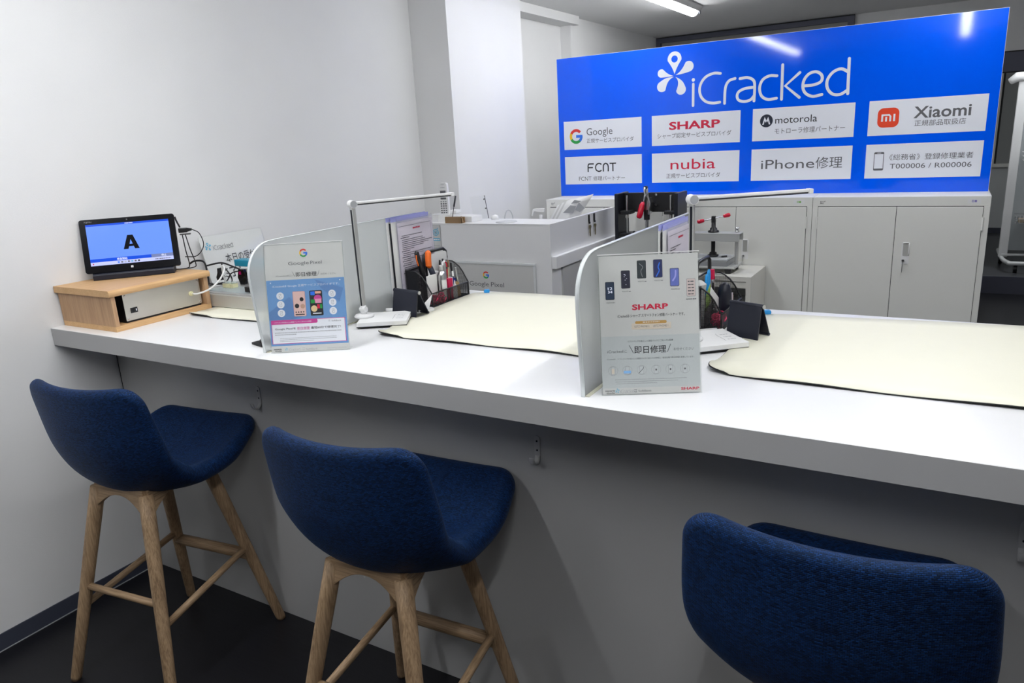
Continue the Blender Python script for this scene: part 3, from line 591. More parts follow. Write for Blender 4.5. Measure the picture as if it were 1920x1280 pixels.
def d4(q):
    a, c = P2(2.251, 1.525); q.rr(a - 0.048, c - 0.047, a + 0.048, c + 0.047, 0.026, ORANGE, 2)
    q.stroke([(a - 0.027, c - 0.018), (a - 0.027, c + 0.017)], 0.0085, PWHITE, 3, False, ends=False); q.stroke([(a - 0.027, c + 0.013), (a + 0.004, c + 0.013), (a + 0.0095, c + 0.006), (a + 0.0095, c - 0.018)], 0.0085, PWHITE, 3, False, ends=False)
    q.stroke([(a - 0.009, c - 0.018), (a - 0.009, c + 0.004)], 0.0085, PWHITE, 3, False, ends=False); q.stroke([(a + 0.027, c - 0.018), (a + 0.027, c + 0.017)], 0.0085, PWHITE, 3, False, ends=False)
    T(q, 'Xiaomi', 2.362, 1.5165, 0.242, 0.052, GREYINK, bold=0.018); T(q, '正規部品取扱店', 2.369, 1.477, 0.217, 0.028, GREYINK, box=True)
def d5(q):
    # F C n T in a thin square-cut face
    def st(*P): q.stroke([P2(x, z) for x, z in P], 0.0078, INK, 2, len(P) > 3, ends=False)
    st((0.604, 1.302), (0.604, 1.338)); st((0.604, 1.337), (0.607, 1.347), (0.615, 1.350), (0.643, 1.350)); st((0.604, 1.328), (0.637, 1.328))
    st((0.694, 1.345), (0.684, 1.351), (0.672, 1.351), (0.659, 1.342), (0.655, 1.328), (0.659, 1.313), (0.672, 1.305), (0.684, 1.305), (0.694, 1.311))
    st((0.706, 1.302), (0.706, 1.332), (0.710, 1.344), (0.722, 1.351), (0.734, 1.344), (0.738, 1.332), (0.738, 1.302)); st((0.748, 1.350), (0.790, 1.350)); st((0.769, 1.350), (0.769, 1.302))
    T(q, 'FCNT', 0.540, 1.2495, 0.085, 0.0245, GREYINK); T(q, '修理パートナー', 0.638, 1.2485, 0.208, 0.028, GREYINK, box=True)
def d6(q): T(q, 'nubia', 1.130, 1.303, 0.261, 0.057, RED); T(q, '正規サービスプロバイダ', 1.105, 1.2525, 0.315, 0.028, GREYINK, box=True)
def d7(q): T(q, 'iPhone', 1.642, 1.2905, 0.274, 0.048, GREYINK); T(q, '修理', 1.922, 1.286, 0.130, 0.060, GREYINK, box=True)
def d8(q):
    a, c = P2(2.200, 1.268); q.rr(a, c, a + 0.046, c + 0.091, 0.006, GREYINK, 2); q.rect(a + 0.003, c + 0.010, a + 0.043, c + 0.081, PWHITE, 3); q.rect(a + 0.014, c + 0.085, a + 0.032, c + 0.087, PWHITE, 3)
    T(q, '《総務省》登録修理業者', 2.270, 1.316, 0.362, 0.030, GREYINK, box=True); T(q, 'T000006 / R000006', 2.275, 1.2755, 0.354, 0.0235, GREYINK)
XS = (0.4465, 1.0165, 1.5895, 2.1615)
for i, (x, d_, e_) in enumerate(zip(XS, (d1, d2, d3, d4), (d5, d6, d7, d8))): panel(x if i else 0.4465, 1.440, x + 0.5075, 1.609, d_); panel(x if i else 0.4465, 1.2285, x + 0.5075, 1.397, e_)

# ------------------------------------------------------------------ reception desk
DZ = 1.12
RD = thing('reception_desk', 'white reception desk with raised ledge and side wall by the pillar', 'desk', (0.12, 1.882, 0))
b = MB(); b.box(0, 0, 0, 0.7665, 0.03, DZ - 0.0042, TOPM); b.build('front_panel', RD)
b = MB(); b.box(-0.002, -0.003, DZ - 0.004, 0.7665, 0.212, DZ, TOPM); b.build('ledge', RD)
b = MB(); b.box(0, 0.182, 0.72, 0.755, 0.212, DZ - 0.004, TOPM); b.box(0, 0.03, 0, 0.02, 0.182, DZ - 0.004, TOPM); b.build('ledge_back', RD)
b = MB(); b.box(0.767, -0.003, 0.0, 0.787, 0.80, DZ, TOPM); b.build('side_wall', RD)
b = MB(); b.box(0.13, 0.2125, 0.70, 0.7665, 0.79, 0.73, TOPM); b.build('work_surface', RD)
b = MB(); b.box(0.787, 0.004, 0.902, 0.812, 0.80, 0.963, TOPM); b.build('side_rail', RD, bevel=0.002)
b = MB(); b.box(0.787, 0.10, 0, 0.795, 0.30, 0.902, mat('desk_inset_grey', (0.5, 0.5, 0.5), 0.5)); b.box(0.787, 0.30, 0, 0.815, 0.33, 0.90, TOPM); b.box(0.787, 0.33, 0.82, 0.80, 0.79, 0.84, TOPM); b.box(0.787, 0.33, 0.70, 0.80, 0.79, 0.715, TOPM)
for k in range(5): b.box(0.787, 0.36 + k * 0.05, 0.84, 0.796, 0.40 + k * 0.05, 0.865 + 0.006 * (k % 2), LGREY)
b.build('side_shelves', RD)
# metal-framed poster holder on the desk front
PX, PZ = 0.366 - 0.12, 0.56
t = thing('poster_frame', 'clear framed poster of phone brand hanging on the white desk front', 'poster', (0.33, 1.880, 0.58))
b = MB(); b.box(0, -0.008, 0, 0.483, 0, 0.343, PAPERS1); b.build('poster_sheet', t)
b = MB()
for x0, z0, x1, z1 in ((-0.008, 0.335, 0.491, 0.347), (-0.008, -0.008, 0.491, 0.004), (-0.008, 0.004, 0.004, 0.335), (0.479, 0.004, 0.491, 0.335)): b.box(x0, -0.012, z0, x1, 0, z1, mat('clear_rail', (0.7, 0.72, 0.73), 0.2))
b.build('rail_frame', t, bevel=0.002)
p = Print(); p.gee(0.530 - 0.33, 0.859 - 0.58, 0.0185); p.text('Google', 0.425 - 0.33, 0.800 - 0.58, 0.118, 0.023, GREYINK); p.text('Pixel', 0.557 - 0.33, 0.800 - 0.58, 0.078, 0.023, GREYINK)
p.build('poster_print', t, XZ((0, -0.0082, 0)))
b = MB(); b.box(0.0, -0.001, 0, 0.078, 0, 0.122, PAPERS1); t = tag(b.build('desk_sticker', loc=(0.180, 1.881, 0.988)), 'clear sticker with blue dial icon on the white desk front', 'sticker')
p = Print(); p.stroke([(0.001, 0.001), (0.077, 0.001), (0.077, 0.121), (0.001, 0.121), (0.001, 0.001)], 0.0015, GREYINK, 1, False); p.ring(0.046, 0.083, 0.014, 0.018, CYAN); p.ring(0.046, 0.083, 0.006, 0.010, CYAN); p.disc(0.046, 0.083, 0.003, GREYINK); p.disc(0.060, 0.105, 0.003, CYAN); p.stroke([(0.052, 0.103), (0.062, 0.096), (0.066, 0.084), (0.062, 0.072)], 0.002, CYAN); p.rr(0.018, 0.038, 0.072, 0.054, 0.004, CYAN, 1); p.dashes(0.022, 0.068, 0.043, 0.006, PWHITE, 2); p.dashes(0.022, 0.068, 0.012, 0.003, LGREY, 2)
p.build('sticker_print', t, XZ((0, -0.0012, 0)))
# cordless phone in its base
t = thing('phone_base', 'white cordless phone charging base on the desk ledge', 'phone base', (0.235, 1.985, DZ), math.radians(8))
b = MB(); b.prism([(-0.085, -0.035), (-0.03, -0.05), (0.06, -0.05), (0.06, 0.05), (-0.03, 0.055), (-0.085, 0.035)], 0, 0.018, WHP); b.prism([(-0.092, -0.03), (-0.03, -0.046), (0.06, -0.046), (0.06, 0.05), (-0.03, 0.052), (-0.092, 0.03)], 0.018, 0.036, WHP); b.build('base', t, bevel=0.004)
b = MB(); b.box(0.01, -0.01, 0.036, 0.06, 0.05, 0.056, WHP); b.build('cradle', t, bevel=0.004)
t = thing('cordless_handset', 'white cordless handset standing upright in its charging base', 'phone', (0.238, 1.965, DZ + 0.036), math.radians(12))
b = MB(); b.prism([(-0.024, 0), (0.024, 0), (0.0255, 0.08), (0.023, 0.158), (0.016, 0.166), (-0.016, 0.166), (-0.023, 0.158), (-0.0255, 0.08)], -0.012, 0.012, WHP, 'y'); b.build('handset_body', t, bevel=0.004)
p = Print(0.0003); p.rect(-0.016, 0.112, 0.016, 0.126, GREYINK, 1); p.rect(-0.016, 0.080, 0.016, 0.090, GREYINK, 1); p.dashes(-0.012, 0.012, 0.140, 0.0035, LGREY); p.rect(-0.010, 0.156, 0.010, 0.158, LGREY)
for i in range(3):
    for j in range(6): p.rr(-0.018 + i * 0.013, 0.008 + j * 0.0115, -0.009 + i * 0.013, 0.0145 + j * 0.0115, 0.002, GREYINK if j < 5 else LGREY, 1)
p.build('keypad', t, XZ((0, -0.0122, 0)))
# white box, pen stand, brown holder, acrylic stand
b = MB(); b.box(0, 0, 0, 0.125, 0.085, 0.030, WHP); b.build('box', bevel=0.003); o = bpy.data.objects['box']; o.name = 'white_box'; o.location = (0.300, 1.952, DZ); o.rotation_euler.z = math.radians(-8); tag(o, 'flat white box behind the brown card holder on the ledge', 'box')
t = thing('card_holder', 'small brown folded card holder at the front edge of the ledge', 'card holder', (0.290, 1.884, DZ))
b = MB(); b.prism([(0, 0), (0.104, 0), (0.104, 0.027), (0.098, 0.033), (0.004, 0.033), (0, 0.03)], 0, 0.003, BROWN, 'y'); b.prism([(0, 0), (0.024, 0), (0.004, 0.036), (0.0, 0.036)], 0.101, 0.104, BROWN, 'x'); b.build('holder_front', t)
b = MB(); b.box(0, 0.03, 0, 0.104, 0.033, 0.030, BROWN); b.box(0, 0.003, 0, 0.104, 0.03, 0.002, BROWN); b.build('holder_back', t)
t = thing('desk_pen', 'black pen leaning upright in the brown card holder', 'pen', (0.322, 1.902, DZ + 0.003))
b = MB(); b.tube([(0, 0, 0.0), (0.004, 0.001, 0.028)], [0.0065, 0.0052], BLK, 10); b.tube([(0.004, 0.001, 0.028), (0.016, 0.003, 0.080)], 0.0018, DKMET, 8); b.build('pen_tip', t)
b = MB(); b.tube([(0.016, 0.003, 0.080), (0.029, 0.006, 0.135)], 0.0046, mat('pen_grey', (0.05, 0.05, 0.06), 0.35), 10); b.build('pen_barrel', t)
t = thing('acrylic_card_stand', 'clear leaning acrylic stand behind the white box', 'stand', (0.395, 2.072, DZ), math.radians(60))
b = MB(); X_ = Matrix.Rotation(math.radians(-16), 4, 'X'); b.box(-0.045, -0.001, 0.0, 0.045, 0.001, 0.125, CLEAR, X_); b.box(-0.045, -0.015, 0, 0.045, 0, 0.002, CLEAR); b.build('clear_sheet', t)
b = MB(); b.box(0.043, -0.0016, 0.0, 0.0455, 0.0016, 0.125, GREYINK, X_); b.cyl(X_ @ Vector((0.038, -0.003, 0.105)), X_ @ Vector((0.038, 0.003, 0.105)), 0.004, GREYINK, n=10); b.cyl(X_ @ Vector((0.038, -0.003, 0.055)), X_ @ Vector((0.038, 0.003, 0.055)), 0.004, GREYINK, n=10); b.build('dark_edge', t)
b = MB(); b.tube([(0, 0, 0), (0.002, 0, 0.035), (0.016, 0, 0.062), (0.036, 0, 0.060), (0.048, 0, 0.035), (0.050, 0, -0.01), (0.05, 0.0, -0.05)], 0.0028, mat('cable_grey_white', (0.55, 0.56, 0.58), 0.4), 8, True); b.build('cable_loop', loc=(0.522, 2.103, DZ - 0.02)); tag(bpy.data.objects['cable_loop'], 'thin white cable looping up behind the desk ledge', 'cable')
t = thing('adhesive_pad', 'small white disc lying behind the desk ledge beside the cable loop', 'pad', (0.487, 2.062, DZ)); b = MB(); b.lathe([(0.0, 0.0), (0.020, 0.0), (0.021, 0.008), (0.017, 0.020), (0.006, 0.024), (0, 0.024)], WHP); b.build('disc', t)
t = thing('flat_coaster', 'thin translucent coaster lying flat on the white ledge', 'coaster', (0.62, 1.955, DZ)); b = MB(); b.lathe([(0, 0), (0.055, 0), (0.055, 0.0025), (0, 0.0025)], mat('coaster_white', (0.62, 0.63, 0.65), 0.3), 32); b.build('coaster_disc', t); 
t = thing('pump_bottle', 'white pump dispenser behind the desk ledge', 'pump bottle', (0.715, 2.150, 0.73), math.radians(5))
b = MB(); b.lathe([(0, 0), (0.034, 0), (0.036, 0.01), (0.036, 0.30), (0.03, 0.335), (0.012, 0.355), (0.012, 0.365), (0, 0.365)], WHP); b.build('bottle', t)
b = MB(); b.lathe([(0.0, 0.365), (0.013, 0.365), (0.009, 0.385), (0.008, 0.405), (0, 0.405)], WHP); b.build('collar', t)
b = MB(); b.prism([(-0.050, 0.400), (-0.044, 0.400), (-0.036, 0.425), (0.0, 0.420), (0.018, 0.420), (0.020, 0.438), (-0.03, 0.438), (-0.041, 0.434)], -0.008, 0.008, WHP, 'y'); b.build('pump_head', t, bevel=0.003)
# papers leaning in the desk
def paper(k, dy, lean, col, label, pts):
    b = MB(); n = 8; vs = []
    (ax, az), (bx, bz), (cx, cz), (dx, dz_) = pts
    for i in range(n + 1):
        f = i / n
        for sgn in (0, 1):
            for j in (0, 1):
                x = (ax + (dx - ax) * j) * (1 - f) + (bx + (cx - bx) * j) * f; z = (az + (dz_ - az) * j) * (1 - f) + (bz + (cz - bz) * j) * f
                vs.append((x - 0.718, dy + lean * f * f + sgn * 0.0012, z - 0.731))
    fs = []
    for i in range(n): q = 4 * i; r_ = q + 4; fs += [(q, q + 1, r_ + 1, r_), (q + 2, r_ + 2, r_ + 3, q + 3), (q, r_, r_ + 2, q + 2), (q + 1, q + 3, r_ + 3, r_ + 1)]
    fs += [(0, 2, 3, 1), (4 * n, 4 * n + 1, 4 * n + 3, 4 * n + 2)]
    b.add(vs, fs, col, True); o = b.build('paper_sheet', loc=(0.718, 2.30, 0.731)); return tag(o, label, 'paper', 'papers standing in the reception desk')
for k in range(5):
    dx_ = -0.028 * (4 - k) * 0.55
    paper(k, -0.006 * k, 0.02 + 0.004 * k, PAPER if k % 2 == 0 else PAPERS1, ['rear white paper of the leaning bundle behind the keys', 'second paper from the rear in the leaning bundle', 'middle paper of the leaning bundle behind the keys', 'paper just behind the front one in the leaning bundle', 'front paper of the leaning bundle with grey chart printed on it'][k],
          [(0.665 + dx_, 0.95), (0.790 + dx_, 1.192 - 0.006 * (4 - k)), (0.945 + dx_ * 1.6, 1.225 - 0.008 * (4 - k)), (0.800, 1.00)])
o = bpy.data.objects['paper_sheet.004']
p = Print(0.0004); p.poly([(0.055, 0.40), (0.10, 0.44), (0.135, 0.435), (0.115, 0.40)], LGREY); p.poly([(0.125, 0.415), (0.150, 0.455), (0.185, 0.425), (0.155, 0.405)], LGREY); p.poly([(0.105, 0.448), (0.125, 0.468), (0.165, 0.462), (0.14, 0.45)], LGREY)
p.build('chart_print', o, XZ((0.01, -0.028, 0.0)))
def key(x, y, label):
    t = thing('hanging_key', label, 'key', (x, y, DZ - 0.001), 0, 'keys hanging on the desk side'); 
    b = MB(); b.box(0, -0.008, -0.042, 0.006, 0.008, -0.002, BLK); b.box(0, -0.006, -0.050, 0.010, 0.006, -0.040, BLK); b.build('black_hook', t, bevel=0.003)
    b = MB(); b.tube([(0.008, 0, -0.046), (0.010, 0.006, -0.056), (0.008, 0, -0.062), (0.008, -0.005, -0.054)], 0.0008, CHR, 6, closed=True); b.build('key_ring', t)
    b = MB(); b.prism([(-0.012, -0.058), (0.010, -0.055), (0.014, -0.066), (0.006, -0.078), (0.005, -0.112), (0.001, -0.117), (-0.003, -0.112), (-0.003, -0.100), (-0.006, -0.096), (-0.004, -0.078), (-0.013, -0.068)], 0.0065, 0.009, BRASS, 'x'); b.build('key_blade', t)
key(0.907, 2.325, 'key on black clip hanging nearer the desk corner'); key(0.907, 2.392, 'key on black clip hanging closer to the black press')

# ------------------------------------------------------------------ low cabinet with the presses
t = thing('low_cabinet', 'low open-fronted grey cabinet in front of the steel cabinets', 'cabinet', (0.985, 2.415, 0))
LC = mat('pale_grey_laminate', (0.66, 0.65, 0.60), 0.5)
b = MB(); b.box(0, 0, 0.776, 0.752, 0.336, 0.8, LC); b.build('top_board', t)
b = MB(); b.box(0.728, 0.0, 0, 0.752, 0.336, 0.776, LC); b.build('side_board', t)
b = MB(); b.box(0, 0.0, 0, 0.024, 0.336, 0.776, LC); b.build('side_board', t)
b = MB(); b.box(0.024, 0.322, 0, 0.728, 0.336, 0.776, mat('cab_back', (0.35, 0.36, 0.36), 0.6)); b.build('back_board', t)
b = MB(); b.box(0.024, 0.004, 0.742, 0.728, 0.02, 0.772, LC); b.build('front_rail', t)
b = MB(); b.box(0.024, 0.02, 0.40, 0.728, 0.322, 0.415, LC); b.box(0.024, 0.0, 0.0, 0.728, 0.322, 0.06, LC); b.build('shelf', t)
t = thing('paper_stack', 'small stack of blue and white papers inside the low cabinet', 'paper stack', (1.60, 2.47, 0.4152))
for k, (m_, zz) in enumerate(((PAPER, 0.0), (mat('pale_blue_card', (0.3, 0.5, 0.62), 0.6), 0.06), (PAPER, 0.12), (LGREY, 0.18))):
    b = MB(); b.box(0, 0, zz, 0.105, 0.2, zz + 0.058, m_); b.build('bundle', t)
# black toggle press
t = thing('toggle_press', 'black frame press with red-handled toggle clamp on the low cabinet', 'press', (1.003, 2.45, 0.80))
def bbox(nm, *a, m_=BLK, bv=0.003): b = MB(); b.box(*a, m_); return b.build(nm, t, bevel=bv)
bbox('base_plate', 0.0, 0.0, 0.0, 0.348, 0.20, 0.014); bbox('side_plate', 0.0, 0.0, 0.014, 0.020, 0.16, 0.412, m_=DKMET); bbox('side_plate', 0.328, 0.0, 0.014, 0.348, 0.16, 0.412, m_=DKMET)
bbox('head_plate', 0.020, 0.09, 0.308, 0.328, 0.11, 0.410); bbox('platen', 0.024, 0.004, 0.185, 0.324, 0.088, 0.203)
for x in (0.053, 0.297):
    b = MB(); b.cyl((x, 0.045, 0.203), (x, 0.045, 0.400), 0.0055, SILV); b.build('guide_rod', t); bbox('bushing', x - 0.03, 0.02, 0.302, x + 0.03, 0.089, 0.320)
    b = MB(); b.cyl((x, 0.045, 0.280), (x, 0.045, 0.302), 0.009, ALU); b.build('bushing_collar', t)
b = MB(); b.cyl((0.168, 0.04, 0.203), (0.168, 0.04, 0.272), 0.0095, CHR); b.cyl((0.168, 0.04, 0.272), (0.168, 0.04, 0.325), 0.0155, BLK, 0.017); b.build('plunger', t)
b = MB(); b.prism([(0.158, 0.300), (0.180, 0.300), (0.186, 0.36), (0.178, 0.385), (0.158, 0.385), (0.150, 0.355)], 0.03, 0.09, SILV, 'y'); b.tube([(0.158, 0.02, 0.345), (0.170, 0.02, 0.405), (0.165, 0.02, 0.445)], [0.009, 0.010, 0.010], CHR, 10); b.tube([(0.182, 0.026, 0.30), (0.190, 0.026, 0.36), (0.176, 0.026, 0.40), (0.174, 0.026, 0.44)], 0.006, SILV, 8); b.build('clamp_arm', t, bevel=0.002)
b = MB(); b.cyl((0.168, 0.012, 0.440), (0.168, 0.032, 0.440), 0.010, DKMET); b.build('pivot', t)
b = MB(); b.tube([(0.157, 0.012, 0.365), (0.153, 0.006, 0.352), (0.146, 0.0, 0.31), (0.140, -0.004, 0.290), (0.138, -0.005, 0.284)], [0.010, 0.0135, 0.0155, 0.014, 0.008], REDG, 12); b.build('red_grip', t)
for x, z in ((0.203, 0.398), (0.203, 0.345), (0.133, 0.345)):
    b = MB(); b.cyl((x, 0.09, z), (x, 0.083, z), 0.007, CHR, n=12); b.build('bolt', t)
b = MB(); b.cyl((0.09, 0.05, 0.203), (0.09, 0.05, 0.209), 0.006, BLK, n=12); b.build('stud', t)
# silver screw press
t = thing('screw_press', 'grey screw press with red-ended turning bar on the low cabinet', 'press', (1.506, 2.565, 0.80))
PG = mat('press_grey', (0.50, 0.51, 0.50), 0.45, 0.3)
def bb2(nm, *a, m_=PG, bv=0.002): b = MB(); b.box(*a, m_); return b.build(nm, t, bevel=bv)
for sx in (-1, 1):
    for sy in (-1, 1):
        b = MB(); b.prism([(0.100 * sx - 0.018, 0.025), (0.100 * sx + 0.018, 0.025), (0.100 * sx + 0.013, 0.0), (0.100 * sx - 0.013, 0.0)], 0.072 * sy - 0.012, 0.072 * sy + 0.012, BLK, 'y'); b.build('rubber_foot', t)
bb2('base_plate', -0.135, -0.088, 0.025, 0.135, 0.088, 0.036); bb2('heating_bed', -0.095, -0.08, 0.036, 0.095, 0.07, 0.062, m_=mat('bed_grey', (0.32, 0.33, 0.34), 0.4, 0.4)); bb2('upper_platen', -0.092, -0.078, 0.064, 0.095, 0.068, 0.075, m_=mat('platen_pale', (0.62, 0.64, 0.66), 0.35, 0.3))
for sx in (-1, 1):
    b = MB(); b.cyl((0.122 * sx, 0, 0.036), (0.122 * sx, 0, 0.160), 0.0095, ALU); b.build('post', t)
b = MB(); b.box(-0.145, -0.05, 0.160, 0.145, -0.045, 0.200, PG); b.box(-0.145, 0.03, 0.160, 0.145, 0.035, 0.200, PG); b.box(-0.145, -0.05, 0.196, 0.145, 0.035, 0.201, PG); b.build('cross_beam', t, bevel=0.0015)
b = MB(); b.lathe([(0, 0.201), (0.028, 0.201), (0.028, 0.209), (0.019, 0.212), (0.0175, 0.222), (0.011, 0.226), (0.0105, 0.252), (0.0085, 0.256), (0, 0.256)], BLK, 20); b.lathe([(0, 0.075), (0.028, 0.075), (0.028, 0.083), (0.02, 0.086), (0.018, 0.096), (0.0105, 0.099), (0.0105, 0.16), (0, 0.16)], BLK, 20); b.build('screw', t)
b = MB(); b.box(-0.010, -0.010, 0.250, 0.010, 0.010, 0.284, BLK); b.build('hub', t, bevel=0.002)
b = MB(); b.cyl((-0.060, -0.02, 0.259), (0.062, 0.02, 0.285), 0.0042, CHR, n=12); b.build('turning_bar', t)
for sg in (-1, 1):
    b = MB(); c0 = Vector((0.045 * sg, 0.015 * sg, 0.272 + 0.0095 * sg)); dd = Vector((0.122, 0.04, 0.026)).normalized() * sg; b.tube([c0, c0 + dd * 0.006, c0 + dd * 0.028, c0 + dd * 0.036], [0.007, 0.0095, 0.011, 0.007], REDG, 12); b.build('red_grip', t)
b = MB(); b.lathe([(0, 0), (0.011, 0), (0.012, 0.006), (0.006, 0.012), (0.011, 0.02), (0.008, 0.026), (0, 0.027)], CHR, 12, (0.122, 0, 0.201)); b.build('chrome_nut', t)
b = MB(); b.tube([(0.03, -0.04, 0.077), (0.052, -0.03, 0.077)], 0.0016, CHR, 8); b.tube([(0.052, -0.03, 0.079), (0.078, -0.02, 0.081)], 0.0042, BLK, 10); o = b.build('small_driver', loc=(1.506, 2.565, 0.80)); tag(o, 'small black-handled driver lying on the screw press platen', 'driver')

# ------------------------------------------------------------------ frosted dividers
def divider(x, label):
    prof = [(0.045, 0.0), (0.045, 0.02), (0.036, 0.12), (0.031, 0.19), (0.032, 0.225), (0.042, 0.252), (0.062, 0.276), (0.092, 0.291), (0.13, 0.2955), (0.755, 0.2985), (0.76, 0.0)]
    t = thing('frosted_divider', label, 'divider', (x, 0, 1.0), 0, 'frosted acrylic dividers on the counter')
    P = [Vector((0, y, z)) for y, z in prof[:9]]; P = [(v.y, v.z) for v in spline(P, 4)] + prof[9:]
    b = MB(); b.prism(P, -0.003, 0.003, FROST, 'x'); b.build('frosted_sheet', t)
    b = MB(); n = len(P) - 2; vs = []
    Q = P[:-1]
    for i, (y, z) in enumerate(Q):
        a_ = Q[max(i - 1, 0)]; c_ = Q[min(i + 1, len(Q) - 1)]; dy, dz_ = c_[0] - a_[0], c_[1] - a_[1]; l_ = math.hypot(dy, dz_) or 1; ny, nz = -dz_ / l_, dy / l_
        for sx in (-0.0042, 0.0042):
            for q in (0.0003, 0.0022): vs.append((sx, y + ny * q, z + nz * q))
    L = len(Q); fs = []
    for i in range(L - 1): q = 4 * i; r_ = q + 4; fs += [(q, q + 2, r_ + 2, r_), (q + 1, r_ + 1, r_ + 3, q + 3), (q, r_, r_ + 1, q + 1), (q + 2, q + 3, r_ + 3, r_ + 2)]
    fs += [(0, 1, 3, 2), (4 * L - 4, 4 * L - 2, 4 * L - 1, 4 * L - 3)]
    b.add(vs, fs, FROSTE, True); b.build('polished_edge', t)
    b = MB(); b.box(0.003, 0.048, 0, 0.012, 0.755, 0.0015, mat('adhesive_cream', (0.6, 0.58, 0.45), 0.5)); b.build('base_strip', t)
divider(0.978, 'frosted acrylic divider behind the blue phone notice, left one'); divider(1.928, 'frosted acrylic divider beside the red-lettered notice, right one')

# ------------------------------------------------------------------ notices in clear stands
def stand_sign(loc, yaw, tilt, W_, H_, draw, label, paper_m):
    t = thing('notice_stand', label, 'notice', loc, math.radians(yaw)); a = math.radians(tilt); X_ = Matrix.Rotation(-a, 4, 'X')
    b = MB(); e = 0.0025
    b.box(-e, -0.0012, 0.0, W_ + e, 0.0, H_ + 0.003, CLEAR, X_); b.box(-e, 0.0016, 0.0, W_ + e, 0.003, H_ + 0.003, CLEAR, X_); b.box(0.02, 0.003, 0, W_ + e, 0.028, 0.0025, CLEAR)
    b.build('clear_stand', t)
    b = MB(); b.box(-e, -0.0012, H_ + 0.0025, W_ + e, 0.003, H_ + 0.0042, PAPER, X_); b.build('white_top_edge', t)  # opaque white strip along the top of the clear sheets
    b = MB(); b.box(0, 0.0003, 0.0027, W_, 0.0012, H_, paper_m, X_); sh = b.build('paper_insert', t)
    p = Print(0.00012); draw(p, W_, H_); p.build('printed_notice', sh, X_ @ XZ((0, 0.0003, 0)))
def tri_logo(p, x, y, h, W_):
    p.text('square', x, y + h * 0.52, W_ * 0.098, h * 0.36, INK, bold=0.02); p.text('trade', x + W_ * 0.012, y, W_ * 0.086, h * 0.36, INK, bold=0.02)
def art_pixel(p, W_, H_):
    Y = lambda v: H_ * (1 - v); X = lambda u: W_ * u
    p.gee(X(0.505), Y(0.082), W_ * 0.052)
    p.text('Google', X(0.30), Y(0.188), W_ * 0.265, H_ * 0.030, GREYINK); p.text('Pixel', X(0.585), Y(0.188), W_ * 0.145, H_ * 0.030, GREYINK)
    p.text('iCrackedに', X(0.13), Y(0.290), W_ * 0.20, H_ * 0.012, GREYINK); p.text('即日修理', X(0.385), Y(0.298), W_ * 0.27, H_ * 0.042, INK, box=True, bold=0.01); p.text('お任せください', X(0.705), Y(0.291), W_ * 0.20, H_ * 0.017, GREYINK, box=True)
    p.stroke([(X(0.345), Y(0.25)), (X(0.372), Y(0.295))], 0.0008, INK, 2, False); p.stroke([(X(0.69), Y(0.25)), (X(0.665), Y(0.295))], 0.0008, INK, 2, False)
    p.rect(0, Y(0.933), W_, Y(0.322), SKYB, 1)
    p.poly([(0, Y(0.62)), (X(0.28), Y(0.48)), (X(0.5), Y(0.66)), (X(0.3), Y(0.69)), (0, Y(0.69))], SKYD, 1.4); p.poly([(X(0.62), Y(0.33)), (X(0.98), Y(0.42)), (X(0.92), Y(0.55)), (X(0.7), Y(0.42))], SKYD, 1.4)
    p.disc(X(0.055), Y(0.345), 0.0016, PWHITE); p.disc(X(0.945), Y(0.345), 0.0016, PWHITE)
    p.text('iCrackedは Google 正規サービスプロバイダです。', X(0.075), Y(0.393), W_ * 0.86, H_ * 0.026, PWHITE, box=True)
    def phone(u0, v0, u1, v1, edge, face): p.rr(X(u0), Y(v1), X(u1), Y(v0), 0.003, edge, 2); p.rr(X(u0) + 0.0014, Y(v1) + 0.0014, X(u1) - 0.0014, Y(v0) - 0.0014, 0.002, face, 3)
    phone(0.325, 0.432, 0.485, 0.665, mat('print_rose', (0.6, 0.32, 0.33), 0.4), mat('print_peach', (0.72, 0.48, 0.44), 0.4)); p.disc(X(0.437), Y(0.508), 0.0055, INK, 4); p.disc(X(0.372), Y(0.567), 0.0060, INK, 4); p.disc(X(0.445), Y(0.572), 0.0062, mat('print_tan', (0.5, 0.3, 0.22), 0.4), 4)
    for k in range(4): p.disc(X(0.355) + k * 0.0068, Y(0.625), 0.0019, INK, 4)
    p.rr(X(0.345), Y(0.652), X(0.465), Y(0.642), 0.001, INK, 4)
    phone(0.540, 0.432, 0.705, 0.665, INK, INK); p.rect(X(0.555), Y(0.475), X(0.61), Y(0.440), GB, 4); p.rect(X(0.615), Y(0.462), X(0.69), Y(0.440), mat('print_salmon', (0.75, 0.4, 0.28), 0.4), 4)
    p.disc(X(0.645), Y(0.508), 0.0105, MAG, 4); p.rect(X(0.61), Y(0.55), X(0.69), Y(0.51), mat('print_pink', (0.75, 0.3, 0.45), 0.4), 4.4); p.rect(X(0.552), Y(0.55), X(0.605), Y(0.515), GG, 4); p.disc(X(0.59), Y(0.60), 0.0085, mat('print_sand', (0.75, 0.55, 0.3), 0.4), 4); p.rect(X(0.63), Y(0.60), X(0.665), Y(0.56), RED, 4.4); p.rect(X(0.668), Y(0.60), X(0.695), Y(0.56), GG, 4.4); p.rect(X(0.57), Y(0.648), X(0.68), Y(0.640), PWHITE, 4.6)
    for u in (0.165, 0.832):
        for v in (0.468, 0.548, 0.628):
            p.disc(X(u), Y(v), W_ * 0.048, PWHITE, 2, ry=W_ * 0.048); p.rr(X(u) - 0.0032, Y(v) - 0.0055, X(u) + 0.0032, Y(v) + 0.0055, 0.001, LGREY, 3); p.rr(X(u) - 0.0025, Y(v) - 0.0045, X(u) + 0.0025, Y(v) + 0.0045, 0.001, PWHITE, 4)
            p.stroke([(X(u) - 0.002, Y(v) - 0.002), (X(u) + 0.002, Y(v) + 0.003)], 0.0006, GREYINK, 5, False)
